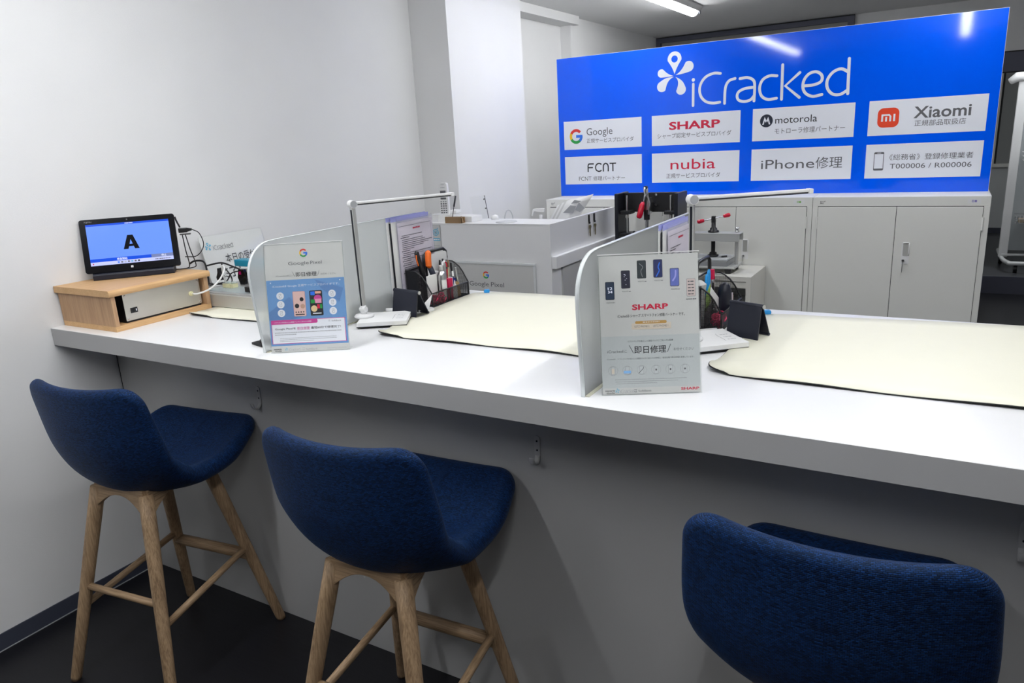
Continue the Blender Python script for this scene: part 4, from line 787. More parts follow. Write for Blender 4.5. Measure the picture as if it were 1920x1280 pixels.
    p.rect(X(0.02), Y(0.915), X(0.975), Y(0.692), MAG, 2); p.rect(X(0.028), Y(0.910), X(0.967), Y(0.697), PWHITE, 3)
    p.rr(X(0.022), Y(0.732), X(0.62), Y(0.694), 0.004, MAG, 4); p.rect(X(0.022), Y(0.732), X(0.2), Y(0.694), MAG, 4); p.text('ソフトバンクのあんしん保証パックにご加入のお客様', X(0.06), Y(0.721), W_ * 0.48, H_ * 0.013, PWHITE, 5, box=True)
    p.text('SoftBank', X(0.80), Y(0.726), W_ * 0.125, H_ * 0.013, GREYINK, 4); p.rect(X(0.76), Y(0.713), X(0.785), Y(0.711), GREYINK, 4); p.rect(X(0.76), Y(0.722), X(0.785), Y(0.720), GREYINK, 4)
    p.text('Google Pixelを', X(0.065), Y(0.788), W_ * 0.27, H_ * 0.024, INK, 4, box=True, bold=0.008); p.text('即日修理!', X(0.352), Y(0.786), W_ * 0.165, H_ * 0.024, MAG, 4, box=True, bold=0.012); p.rect(X(0.352), Y(0.791), X(0.515), Y(0.789), MAG, 4)
    p.text('最短60分で修理完了!', X(0.53), Y(0.787), W_ * 0.385, H_ * 0.024, INK, 4, box=True, bold=0.008)
    for v, a_, c_ in ((0.815, 0.06, 0.92), (0.833, 0.06, 0.34)): p.dashes(X(a_), X(c_), Y(v), 0.0022, LGREY, 4)
    for v in (0.866, 0.880, 0.894): p.dashes(X(0.12), X(0.85 - (v > 0.885) * 0.3), Y(v), 0.0014, LGREY, 4)
    tri_logo(p, X(0.03), Y(0.985), H_ * 0.034, W_); p.flower(X(0.192), Y(0.968), 0.036, CYAN, 2); p.icracked(X(0.222), Y(0.983), 0.038, 0.016, LGREY, 2); p.text('SoftBank', X(0.445), Y(0.980), W_ * 0.15, H_ * 0.016, LGREY); p.rect(X(0.395), Y(0.962), X(0.43), Y(0.959), LGREY); p.rect(X(0.395), Y(0.979), X(0.43), Y(0.976), LGREY); p.dashes(X(0.72), X(0.97), Y(0.975), 0.001, LGREY)
def art_sharp(p, W_, H_):
    Y = lambda v: H_ * (1 - v); X = lambda u: W_ * u
    p.rect(0, Y(1.0) + 0.003, W_, Y(0.572), PAPERG, 1); p.rect(0, Y(1.0) + 0.003, W_, Y(0.945), PAPERS1, 1.4)
    cols = [(0.012, 0.03, 0.07), (0.01, 0.01, 0.03), (0.02, 0.03, 0.035), (0.012, 0.02, 0.11), (0.12, 0.16, 0.5), (0.6, 0.5, 0.48)]
    for i, (u, v) in enumerate(((0.105, 0.245), (0.268, 0.168), (0.432, 0.102), (0.597, 0.100), (0.762, 0.166), (0.925, 0.243))):
        p.rr(X(u) - W_ * 0.046, Y(v) - H_ * 0.064, X(u) + W_ * 0.046, Y(v) + H_ * 0.064, 0.0022, INK if i < 5 else LGREY, 2); p.rr(X(u) - W_ * 0.042, Y(v) - H_ * 0.061, X(u) + W_ * 0.042, Y(v) + H_ * 0.061, 0.002, mat('phone_face_%s' % 'abcdef'[i], cols[i], 0.4), 3)
        if i < 5: p.text('AQUOS', X(u) - W_ * 0.04, Y(v + 0.088), W_ * 0.065, H_ * 0.0075, GREYINK, bold=0.01); p.dashes(X(u) + W_ * 0.03, X(u) + W_ * 0.05, Y(v + 0.088), 0.0015, GREYINK)
        else: p.dashes(X(u) - W_ * 0.05, X(u) + W_ * 0.05, Y(v + 0.086), 0.002, GREYINK)
    p.text('12', X(0.085), Y(0.238), W_ * 0.045, H_ * 0.018, SCRW, 4); p.text('34', X(0.085), Y(0.262), W_ * 0.045, H_ * 0.018, SCRW, 4)
    for k in range(7): p.disc(X(0.245 + random.random() * 0.045), Y(0.125 + random.random() * 0.09), 0.0008, PWHITE, 4, 8)
    p.stroke([(X(0.41), Y(0.06)), (X(0.445), Y(0.085)), (X(0.425), Y(0.115)), (X(0.44), Y(0.155))], 0.0008, LGREY, 4); p.stroke([(X(0.615), Y(0.06)), (X(0.60), Y(0.09)), (X(0.61), Y(0.115)), (X(0.58), Y(0.155))], 0.0022, GB, 4); p.stroke([(X(0.775), Y(0.12)), (X(0.77), Y(0.16)), (X(0.745), Y(0.19))], 0.003, mat('print_lilac', (0.35, 0.35, 0.75), 0.4), 4)
    for k in range(5): p.dashes(X(0.895), X(0.955), Y(0.205 + k * 0.022), 0.0022, GREYINK, 4)
    p.text('SHARP', X(0.325), Y(0.386), W_ * 0.365, H_ * 0.036, RED, bold=0.03)
    p.text('iCrackedは シャープ スマートフォン修理パートナー です。', X(0.175), Y(0.440), W_ * 0.68, H_ * 0.024, INK, box=True, bold=0.006)
    p.rect(X(0.315), Y(0.527), X(0.715), Y(0.482), BEIGE, 2); p.rr(X(0.352), Y(0.488), X(0.672), Y(0.468), 0.0027, GOLD, 3); p.dashes(X(0.43), X(0.60), Y(0.481), 0.0022, BEIGE, 4)
    p.text('LEITZ PHONE 2', X(0.345), Y(0.513), W_ * 0.15, H_ * 0.014, GREYINK, 3); p.text('LEITZ PHONE 1', X(0.535), Y(0.513), W_ * 0.15, H_ * 0.014, GREYINK, 3)
    p.text('ソフトバンクのあんしん保証パックにご加入のお客様', X(0.27), Y(0.618), W_ * 0.46, H_ * 0.014, INK, 2, box=True)
    p.text('iCrackedに', X(0.06), Y(0.690), W_ * 0.20, H_ * 0.018, GREYINK); p.text('即日修理', X(0.335), Y(0.700), W_ * 0.325, H_ * 0.055, INK, 2, box=True, bold=0.012); p.text('お任せください', X(0.735), Y(0.687), W_ * 0.205, H_ * 0.020, GREYINK, 2, box=True)
    p.stroke([(X(0.285), Y(0.64)), (X(0.325), Y(0.695))], 0.001, INK, 2, False); p.stroke([(X(0.705), Y(0.64)), (X(0.672), Y(0.695))], 0.001, INK, 2, False)
    p.text('iCrackedは、ソフトバンクのあんしん保証パックご加入のお客様に、取扱店舗で即日修理を実施しています。', X(0.055), Y(0.742), W_ * 0.885, H_ * 0.0125, GREYINK, 2, box=True)
    for i, u in enumerate((0.112, 0.258, 0.405, 0.552, 0.698, 0.845)):
        p.ring(X(u), Y(0.820), W_ * 0.0465, W_ * 0.049, LGREY, 2); p.rr(X(u) - 0.0042, Y(0.820) - 0.0085, X(u) + 0.0042, Y(0.820) + 0.0085, 0.0012, LGREY, 2); p.rr(X(u) - 0.0036, Y(0.820) - 0.0078, X(u) + 0.0036, Y(0.820) + 0.0078, 0.001, PAPERG, 3)
        if i == 0: p.rect(X(u) - 0.0026, Y(0.820) - 0.006, X(u) + 0.0026, Y(0.820) + 0.004, BEIGE, 4)
        elif i == 1: p.rect(X(u) - 0.0075, Y(0.820) - 0.006, X(u) + 0.0075, Y(0.820) - 0.0005, mat('print_pale_blue', (0.25, 0.5, 0.85), 0.4), 4)
        elif i == 2: p.stroke([(X(u) - 0.006, Y(0.820) - 0.006), (X(u) + 0.002, Y(0.820) + 0.002), (X(u) + 0.004, Y(0.820) + 0.006)], 0.001, GREYINK, 4)
        else: p.rect(X(u) - 0.0015, Y(0.820) - 0.0018, X(u) + 0.0015, Y(0.820) + 0.0018, GREYINK, 4)
    for v, a_, c_ in ((0.888, 0.13, 0.86), (0.903, 0.13, 0.77), (0.917, 0.14, 0.56)): p.dashes(X(a_), X(c_), Y(v), 0.0014, LGREY, 2)
    tri_logo(p, X(0.025), Y(0.985), H_ * 0.032, W_); p.flower(X(0.150), Y(0.966), 0.040, CYAN, 2); p.icracked(X(0.178), Y(0.982), 0.042, 0.016, LGREY, 2); p.text('SoftBank', X(0.365), Y(0.977), W_ * 0.135, H_ * 0.014, GREYINK, 2); p.rect(X(0.32), Y(0.962), X(0.35), Y(0.959), GREYINK, 2); p.rect(X(0.32), Y(0.977), X(0.35), Y(0.974), GREYINK, 2); p.text('SHARP', X(0.80), Y(0.972), W_ * 0.185, H_ * 0.018, RED, 2, bold=0.03)
stand_sign((1.005, 0.045, 1.0), 30.0, 10, 0.210, 0.289, art_pixel, 'clear-stand notice with blue band and two phones, on the counter left', PAPERS1)
stand_sign((1.964, 0.064, 1.0), 27.2, 11, 0.200, 0.287, art_sharp, 'clear-stand notice with six phones and red lettering, on the counter right', PAPERS1)

# ------------------------------------------------------------------ work mats
def work_mat(outline, label, wavy=0.0):
    t = thing('work_mat', label, 'mat', (outline[0][0], outline[0][1], 1.0), 0, 'cream work mats on the counter'); ox, oy = outline[0]
    P = spline([Vector((x, y, 0)) for x, y in outline], 8, True)
    cx = sum(p_.x for p_ in P) / len(P); cy = sum(p_.y for p_ in P) / len(P)
    for nm, z0, th, m_, grow in (('rubber_backing', 0.0006, 0.0022, MATBLK, 1.004), ('cream_surface', 0.0029, 0.0008, CREAM, 1.0)):
        b = MB(); n = len(P); rings = 6; vs = []
        for side in (0, 1):
            for r_ in range(rings + 1):
                f = r_ / rings
                for i, q in enumerate(P):
                    x = cx + (q.x - cx) * f * grow; y = cy + (q.y - cy) * f * grow
                    lift = wavy * (f ** 6) * (0.5 + 0.5 * math.sin(i * 0.55 + 1.0)) if q.y < cy else 0.0
                    if i in range(0, 6) or i >= n - 3: lift += 0.0045 * f ** 8 if wavy else 0
                    vs.append((x - ox, y - oy, z0 + lift + th * side))
        R_ = (rings + 1) * n; fs = []
        for side in (0, 1):
            for r_ in range(rings):
                for i in range(n):
                    a = side * R_ + r_ * n + i; c = side * R_ + r_ * n + (i + 1) % n; fs.append((a, c, c + n, a + n) if side else (a, a + n, c + n, c))
        for i in range(n): a = rings * n + i; c = rings * n + (i + 1) % n; fs.append((a, c, R_ + c, R_ + a))
        b.add(vs, fs, m_, True); bmesh.ops.remove_doubles(b.bm, verts=b.bm.verts[:], dist=1e-6); b.build(nm, t)
work_mat([(1.169, 0.300), (1.30, 0.292), (1.50, 0.300), (1.70, 0.304), (1.88, 0.300), (1.915, 0.34), (1.915, 0.60), (1.91, 0.88), (1.85, 0.918), (1.5, 0.924), (1.25, 0.918), (1.13, 0.885), (1.112, 0.80), (1.118, 0.62), (1.130, 0.48), (1.150, 0.36)], 'cream work mat with black underside between the two dividers', 0.004)
work_mat([(2.116, 0.312), (2.20, 0.280), (2.42, 0.275), (2.70, 0.274), (2.94, 0.280), (2.97, 0.32), (2.97, 0.62), (2.96, 0.86), (2.90, 0.915), (2.6, 0.905), (2.36, 0.880), (2.17, 0.868), (2.120, 0.84), (2.118, 0.74), (2.125, 0.56), (2.118, 0.42)], 'cream work mat at the right end of the counter', 0.004)
work_mat([(0.335, 0.292), (0.50, 0.288), (0.72, 0.298), (0.92, 0.300), (0.955, 0.33), (0.955, 0.60), (0.95, 0.86), (0.90, 0.90), (0.6, 0.905), (0.38, 0.90), (0.328, 0.86), (0.325, 0.60), (0.325, 0.42), (0.325, 0.33)], 'cream work mat under the silver machine beside the wooden box', 0.002)
for x, y, l_ in ((1.160, 0.893, 'small blue clip on the back edge of the mat between the dividers'), (2.128, 0.856, 'small blue clip on the back corner of the right-hand mat')):
    b = MB(); b.prism([(-0.009, 0), (0.009, 0), (0.0105, 0.006), (0.008, 0.011), (-0.008, 0.011), (-0.0105, 0.006)], -0.006, 0.006, LBLUE, 'y'); tag(b.build('mat_clip', loc=(x, y, 1.0038), rz=0.5, bevel=0.0015), l_, 'clip', 'blue clips on the mats')

# ------------------------------------------------------------------ wooden box with metal unit and tablet
t = thing('wooden_box', 'open light-oak box standing against the left wall on the counter', 'box', (0.004, 0.040, 1.0))
b = MB(); b.box(0.004, 0.002, 0, 0.302, 0.360, 0.017, BOX_Y); b.build('bottom_board', t, bevel=0.001)
b = MB(); b.box(0.004, 0.002, 0.017, 0.302, 0.016, 0.114, BOX_Z); b.build('side_board', t)
b = MB(); b.box(0.004, 0.344, 0.017, 0.302, 0.360, 0.114, BOX_Z); b.build('side_board', t)
b = MB(); b.prism([(0.0, 0.114), (0.309, 0.114), (0.3115, 0.121), (0.3115, 0.129), (0.306, 0.135), (0.0, 0.135)], -0.006, 0.367, BOX_Y, 'y'); b.build('top_board', t, bevel=0.002)
t = thing('metal_unit', 'brushed metal unit with black inlet inside the wooden box', 'metal box', (0.020, 0.091, 1.0175))
b = MB(); b.box(0, 0.001, 0, 0.268, 0.281, 0.086, DKMET); b.build('casing', t)
b = MB(); b.prism(rrect(-0.001, 0.006, 0.284, 0.0965, 0.003), 0.2688, 0.2705, ALUF, 'x'); b.build('front_plate', t)
b = MB(); b.box(0.2706, 0.018, 0.029, 0.2735, 0.041, 0.046, BLK); b.box(0.2736, 0.021, 0.0305, 0.2742, 0.030, 0.0445, BLKS); b.box(0.2736, 0.0345, 0.034, 0.2742, 0.038, 0.041, PWHITE); b.build('power_inlet', t, bevel=0.0008)
for y, z in ((0.006, 0.0885), (0.276, 0.0885), (0.006, 0.0125), (0.276, 0.0125)):
    b = MB(); b.lathe([(0, 0), (0.003, 0), (0.002, 0.0018), (0, 0.002)], CHR, 12, M=Matrix.Translation((0.2706, y, z)) @ Matrix.Rotation(PI / 2, 4, 'Y')); b.build('screw', t)
b = MB(); b.cyl((0.2706, 0.245, 0.0475), (0.282, 0.245, 0.0475), 0.0055, CREAMP, n=14); b.cyl((0.2706, 0.245, 0.0475), (0.276, 0.245, 0.0475), 0.0085, CREAMP, n=8); b.build('hose_nipple', t)
b = MB(); b.tube([(0, 0, 0), (0.015, 0.01, -0.001), (0.035, 0.045, 0.010), (0.042, 0.085, 0.035), (0.037, 0.115, 0.066), (0.018, 0.125, 0.078), (0.004, 0.132, 0.060), (-0.012, 0.15, 0.015), (-0.02, 0.17, -0.005)], 0.003, mat('hose_white', (0.75, 0.75, 0.74), 0.3), 10, True); tag(b.build('white_hose', loc=(0.3025, 0.336, 1.065)), 'thin white hose curving from the metal unit round the box side', 'hose')
# tablet in dock
TA = Vector((0.062, 0.139, 1.1352)); yaw = math.radians(49.3)
t = thing('tablet_dock', 'black docking stand holding the tablet on the wooden box', 'tablet dock', TA, yaw)
b = MB(); b.prism([(0.0, 0.0), (0.0, 0.016), (0.004, 0.022), (0.035, 0.030), (0.075, 0.012), (0.080, 0.0)], 0.0, 0.254, NAVYP, 'x'); b.build('dock_base', t, bevel=0.003)
SC_ = 0.988
t = thing('tablet_computer', 'black tablet computer showing a letter A on a blue screen', 'tablet', TA, yaw); a = math.radians(15); X_ = Matrix.Rotation(-a, 4, 'X')
b = MB(); b.prism(rrect(-0.020, 0.0255, 0.2785, 0.2085, 0.008), -0.001, 0.010, BLKS, 'y', X_); tb = b.build('tablet_body', t, bevel=0.0015)
p = Print(0.00015); x0, x1, z0, z1 = -0.001, 0.2585, 0.050, 0.191
p.rect(x0, z0, x1, z1, SCREEN, 1); p.rect(x0, z1 - 0.0065, x1, z1, SCRD, 2); p.rect(x0, z0 + 0.012, x0 + 0.19, z0 + 0.023, SCRD, 2); p.rect(x0 + 0.19, z0 + 0.012, x1, z0 + 0.023, SCRG, 2); p.rect(x0, z0, x1, z0 + 0.012, SCRL, 2)
p.poly([(0.106, 0.0985), (0.121, 0.0985), (0.124, 0.1075), (0.1385, 0.1075), (0.1415, 0.0985), (0.156, 0.0985), (0.1395, 0.1465), (0.1225, 0.1465)], BLKS, 2); p.poly([(0.1265, 0.1155), (0.1360, 0.1155), (0.1313, 0.1315)], SCREEN, 3)
p.text('検査開始', x0 + 0.082, z0 + 0.0135, 0.032, 0.008, SCRW, 3, box=True); p.text('停止', x0 + 0.222, z0 + 0.0135, 0.016, 0.008, SCRW, 3, box=True)
for k in range(7): p.rect(0.082 + k * 0.0105, z0 + 0.0035, 0.088 + k * 0.0105, z0 + 0.009, (GB, GREYINK, LGREY, GREYINK, CYAN, GREYINK, INK)[k], 3)
p.rect(0.005, z0 + 0.004, 0.009, z0 + 0.008, RED, 3); p.dashes(0.20, 0.25, z0 + 0.004, 0.003, GREYINK, 3); p.dashes(0.12, 0.145, z1 - 0.0045, 0.0025, PWHITE, 3)
p.build('screen', tb, X_ @ XZ((0, -0.0014, 0)))
p = Print(0.00015); p.text('FUJITSU', -0.003, 0.1975, 0.022, 0.0045, LGREY, 1); 
for i, j in ((0, 0), (1, 0), (0, 1), (1, 1)): p.rect(0.1205 + i * 0.0040, 0.034 + j * 0.0040, 0.1240 + i * 0.0040, 0.0375 + j * 0.0040, PWHITE, 1)
p.ring(0.128, 0.2005, 0.0008, 0.0022, GREYINK, 1); p.build('bezel_marks', tb, X_ @ XZ((0, -0.0014, 0)))
# plug and cables beside the tablet
t = thing('tablet_cable', 'black cables with plug hanging from the tablet side', 'cable', (TA.x, TA.y, TA.z), yaw)
b = MB(); b.box(0.286, 0.03, 0.134, 0.315, 0.045, 0.150, BLK); b.prism([(0.315, 0.136), (0.330, 0.140), (0.330, 0.146), (0.315, 0.149)], 0.031, 0.044, BLK, 'y'); b.box(0.288, 0.028, 0.126, 0.325, 0.048, 0.130, BLK); b.build('plug', t, bevel=0.002)
b = MB(); b.tube([(0.281, 0.045, 0.19), (0.284, 0.046, 0.175), (0.292, 0.045, 0.152)], 0.0030, BLK, 8, True); b.tube([(0.330, 0.038, 0.143), (0.352, 0.045, 0.125), (0.358, 0.06, 0.08), (0.330, 0.07, 0.045), (0.290, 0.07, 0.045)], 0.0016, BLK, 8, True)
b.tube([(0.296, 0.04, 0.126), (0.298, 0.045, 0.07), (0.301, 0.06, 0.02), (0.290, 0.07, 0.0035), (0.24, 0.075, 0.003)], 0.0018, BLK, 8, True); b.tube([(0.306, 0.04, 0.126), (0.313, 0.05, 0.07), (0.322, 0.06, 0.022), (0.315, 0.062, 0.006), (0.262, 0.072, 0.0025)], 0.0018, BLK, 8, True); b.build('cord', t)

# ------------------------------------------------------------------ closed notice leaning at the wall
t = thing('closed_notice', 'white closed-for-today card leaning against the wall behind the wooden box', 'notice', (0.072, 0.598, 1.0045), PI / 2)
lean = Matrix.Rotation(math.radians(-13), 4, 'X'); b = MB(); b.box(0, -0.001, 0, 0.308, 0.0015, 0.218, PAPER, lean); b.prism(rrect(-0.004, -0.002, 0.312, 0.222, 0.004), -0.0022, -0.0016, CLEAR, 'y', lean); cd = b.build('card', t)
p = Print(0.00025); p.flower(0.030, 0.176, 0.135, CYAN, 2); p.icracked(0.052, 0.160, 0.118, 0.0125, GREYINK, 2); p.text('本日の受付は', 0.095, 0.102, 0.180, 0.036, INK, 2, box=True); p.text('終了しました', 0.050, 0.042, 0.255, 0.044, INK, 2, box=True, bold=0.012)
p.build('card_print', cd, lean @ XZ((0, -0.0024, 0)))

# ------------------------------------------------------------------ silver machine with its parts
t = thing('separator_machine', 'low silver heating machine with teal bar on the counter mat', 'machine', (0.19, 0.404, 1.0045))
b = MB(); b.box(0, 0, 0.0, 0.775, 0.30, 0.046, mat('machine_grey', (0.50, 0.50, 0.48), 0.4, 0.5)); b.build('base_box', t, bevel=0.003)
b = MB(); b.box(0.03, 0.01, 0.0462, 0.755, 0.29, 0.0485, ALU); b.build('top_plate', t)
b = MB(); b.box(0.06, 0.185, 0.0485, 0.36, 0.29, 0.105, mat('machine_pale', (0.58, 0.58, 0.56), 0.5)); b.build('motor_housing', t, bevel=0.003)
b = MB(); b.box(0.115, 0.12, 0.125, 0.33, 0.16, 0.149, TEAL); b.build('teal_bar', t, bevel=0.003)
b = MB(); b.box(0.175, 0.135, 0.0485, 0.195, 0.15, 0.125, ALU); b.box(0.200, 0.14, 0.10, 0.207, 0.15, 0.125, DKMET); b.box(0.25, 0.14, 0.112, 0.256, 0.146, 0.125, DKMET); b.build('bar_bracket', t)
b = MB(); b.box(0.06, 0.03, 0.0487, 0.30, 0.115, 0.052, GLASSP); b.build('glass_plate', t)
b = MB(); b.box(0.255, 0.035, 0.0522, 0.30, 0.065, 0.072, BLKS); b.build('black_block', t, bevel=0.002)
t = thing('terminal_block', 'cream and clear wiring connectors lying on the silver machine', 'connector', (0.268, 0.500, 1.0535))
b = MB()
for k in range(4): b.box(0.0 + k * 0.0145, -0.012, 0, 0.012 + k * 0.0145, 0.012, 0.016, CREAMP); b.box(0.001 + k * 0.0145, -0.010, 0.016, 0.010 + k * 0.0145, 0.010, 0.022, GLASSP)
b.box(0.0, -0.008, 0.004, 0.056, 0.008, 0.010, CREAMP); b.build('connector_row', t)
t = thing('rocker_switch', 'black inline power switch with red rocker beside the teal bar', 'switch', (0.292, 0.565, 1.053), math.radians(10))
b = MB(); b.prism([(-0.011, 0.0), (0.009, 0.0), (0.019, 0.030), (0.010, 0.058), (-0.012, 0.058), (-0.019, 0.028)], -0.007, 0.007, BLKS, 'y'); b.build('switch_body', t, bevel=0.003)
b = MB(); b.prism(rrect(-0.010, 0.038, 0.0, 0.050, 0.002), -0.0085, -0.007, mat('red_rocker', (0.45, 0.0, 0.12), 0.3), 'y'); b.build('rocker', t)
t = thing('cable_bundle', 'tangle of black power cords with a plug in front of the closed notice', 'cables', (0.13, 0.46, 1.0535))
b = MB(); b.tube([(-0.02, 0.02, 0.085), (0.0, 0.03, 0.095), (0.03, 0.045, 0.090), (0.04, 0.045, 0.055), (0.045, 0.04, 0.01), (0.06, 0.02, 0.003)], 0.0035, BLK, 8, True)
b.tube([(0.02, 0.06, 0.072), (0.07, 0.09, 0.080), (0.12, 0.10, 0.066), (0.150, 0.105, 0.056)], 0.0032, BLK, 8, True); b.tube([(0.07, 0.09, 0.076), (0.10, 0.10, 0.03), (0.105, 0.09, 0.004), (0.06, 0.06, 0.003)], 0.0026, BLK, 8, True)
b.tube([(0.145, 0.105, 0.050), (0.11, 0.095, 0.040), (0.09, 0.085, 0.012), (0.06, 0.06, 0.004)], 0.0024, BLK, 8, True)
for k in range(3): b.tube([(0.01, 0.0 + k * 0.01, 0.004), (0.04, 0.01 + k * 0.012, 0.006 + k * 0.004), (0.06, 0.035 + k * 0.008, 0.004), (0.03, 0.05 + k * 0.008, 0.004)], 0.002, BLK, 8, True)
b.build('cord', t)
b = MB(); b.prism([(0.070, 0.02), (0.094, 0.02), (0.096, 0.030), (0.088, 0.048), (0.086, 0.065), (0.080, 0.065), (0.078, 0.048), (0.068, 0.030)], 0.06, 0.075, BLK, 'y'); b.build('plug', t, bevel=0.002)

# mount puck left of the first divider
t = thing('ball_mount', 'small black square base with ball joint left of the first divider', 'mount', (0.905, 0.115, 1.0), math.radians(-14))
b = MB(); b.box(-0.030, -0.030, 0, 0.030, 0.030, 0.007, MATBLK); b.build('square_base', t, bevel=0.002)
b = MB(); b.lathe([(0, 0.007), (0.018, 0.007), (0.017, 0.013), (0.009, 0.018), (0.007, 0.022), (0, 0.022)], BLK, 20); b.build('socket', t)
b = MB(); b.lathe([(0, 0.022), (0.005, 0.023), (0.0035, 0.030), (0.0035, 0.036), (0.006, 0.038), (0.0075, 0.043), (0.006, 0.048), (0, 0.050)], CHR, 16); b.build('ball_stud', t)

# ------------------------------------------------------------------ paper pads, lamps, tablet easels
def pad(loc, yaw, W_, D_, label):
    t = thing('paper_pad', label, 'paper pad', loc, math.radians(yaw), 'white paper pads under the desk lamps')
    b = MB(); b.box(-W_, 0, 0, 0, D_, 0.003, MATBLK); b.build('black_backing', t)
    b = MB(); b.box(-W_ + 0.001, -0.001, 0.0032, 0.0, D_ - 0.001, 0.0155, PAPER); b.build('paper_block', t, bevel=0.001)
    p = Print(0.00015); p.stroke([(-0.045, 0.030), (-0.045, 0.085), (-0.041, 0.095)], 0.001, GREYINK, 1, False)
    for k in range(3): p.dashes(-0.036, -0.014, 0.038 + k * 0.022, 0.004, LGREY, 1)
    p.build('pad_print', t, Matrix.Translation((0, 0, 0.0156)))
pad((1.182, 0.406, 1.0042), 31, 0.150, 0.135, 'white paper pad under the foot of the left desk lamp'); pad((2.160, 0.497, 1.0042), 41, 0.150, 0.140, 'white paper pad under the foot of the right desk lamp')
def desk_lamp(loc, end, label):
    t = thing('desk_lamp', label, 'lamp', loc, 0, 'white arm lamps on the counter'); e = Vector(end) - Vector(loc); jz = 0.339
    b = MB(); b.lathe([(0, 0), (0.030, 0), (0.031, 0.004), (0.026, 0.009), (0.0, 0.010)], WHL, 28); b.build('base', t)
    b = MB(); b.lathe([(0, 0.010), (0.009, 0.010), (0.010, 0.018), (0.008, 0.030), (0.009, 0.036), (0, 0.036)], WHL, 16); b.cyl((-0.010, 0, 0.024), (0.010, 0, 0.024), 0.009, WHL); b.build('base_joint', t)
    b = MB(); b.box(-0.0055, -0.007, 0.034, 0.0055, 0.007, jz - 0.006, ALU); b.box(-0.0030, -0.0075, 0.036, 0.0030, -0.007, jz - 0.012, DKMET); b.build('lower_arm', t, bevel=0.002)
    d = Vector((e.x, e.y, 0)).normalized(); side = Vector((-d.y, d.x, 0))
    b = MB(); c = Vector((0, 0, jz + 0.004)); b.cyl(c - side * 0.014, c + side * 0.012, 0.0115, WHL, n=24); b.cyl(c - side * 0.0145, c - side * 0.014, 0.0102, LGREY, n=24); b.build('elbow_joint', t)
    M_ = Matrix((d, side, Vector((0, 0, 1)))).transposed().to_4x4(); M_.translation = c; L = math.hypot(e.x, e.y)
    b = MB(); b.box(0.008, -0.010, -0.0005, L - 0.012, 0.010, 0.0065, WHL, M_); b.build('upper_arm', t, bevel=0.002)
    b = MB(); b.box(0.012, -0.0085, -0.0042, L - 0.014, 0.0085, -0.0006, mat('unlit_led_cover', (0.045, 0.045, 0.05), 0.3), M_); b.build('led_strip', t)
    b = MB(); b.box(L - 0.012, -0.010, -0.0045, L, 0.010, 0.0070, WHL, M_); b.build('end_cap', t, bevel=0.002)
desk_lamp((1.022, 0.402, 1.0200), (1.175, 0.708, 1.36), 'white arm lamp between the blue-banded notice and the left organizer')
desk_lamp((2.024, 0.470, 1.0200), (2.260, 0.655, 1.36), 'white arm lamp standing behind the red-lettered notice')
def easel(loc, yaw, W_, H_, label):
    t = thing('tablet_easel', label, 'tablet stand', loc, math.radians(yaw), 'black folding tablet stands'); f = Matrix.Rotation(math.radians(-12), 4, 'X')
    b = MB(); b.prism([(0.002, 0.0), (W_ + 0.002, 0.0), (W_ - 0.001, H_), (0.0, H_)], -0.0018, 0.0018, NAVYP, 'y', f); b.build('front_plate', t, bevel=0.001)
    c = f @ Vector((0, 0, H_)); b = MB(); b.cyl((-0.002, c.y + 0.004, c.z), (W_ + 0.002, c.y + 0.004, c.z), 0.0062, NAVYP, n=18); b.build('hinge_bar', t)
    b = MB(); b.cyl((W_ + 0.002, c.y + 0.004, c.z), (W_ + 0.004, c.y + 0.004, c.z), 0.0055, ALU, n=18); b.build('hinge_cap', t)
    b = MB(); vs = [(0.004, c.y + 0.006, c.z), (W_ - 0.002, c.y + 0.006, c.z), (W_ - 0.002, c.y + 0.040, 0.002), (0.004, c.y + 0.040, 0.002)]; b.add(vs + [(x, y + 0.003, z) for x, y, z in vs], [(0, 1, 2, 3), (4, 7, 6, 5), (0, 4, 5, 1), (1, 5, 6, 2), (2, 6, 7, 3), (3, 7, 4, 0)], NAVYP); b.build('rear_plate', t)
    b = MB(); b.cyl((0.004, c.y + 0.040, 0.004), (W_ - 0.002, c.y + 0.040, 0.004), 0.0038, NAVYP, n=12); b.build('foot_lip', t)
easel((1.036, 0.518, 1.0042), -10, 0.112, 0.076, 'black folding tablet stand beside the left organizer'); easel((2.077, 0.602, 1.0040), -21, 0.092, 0.084, 'black folding tablet stand beside the right organizer')

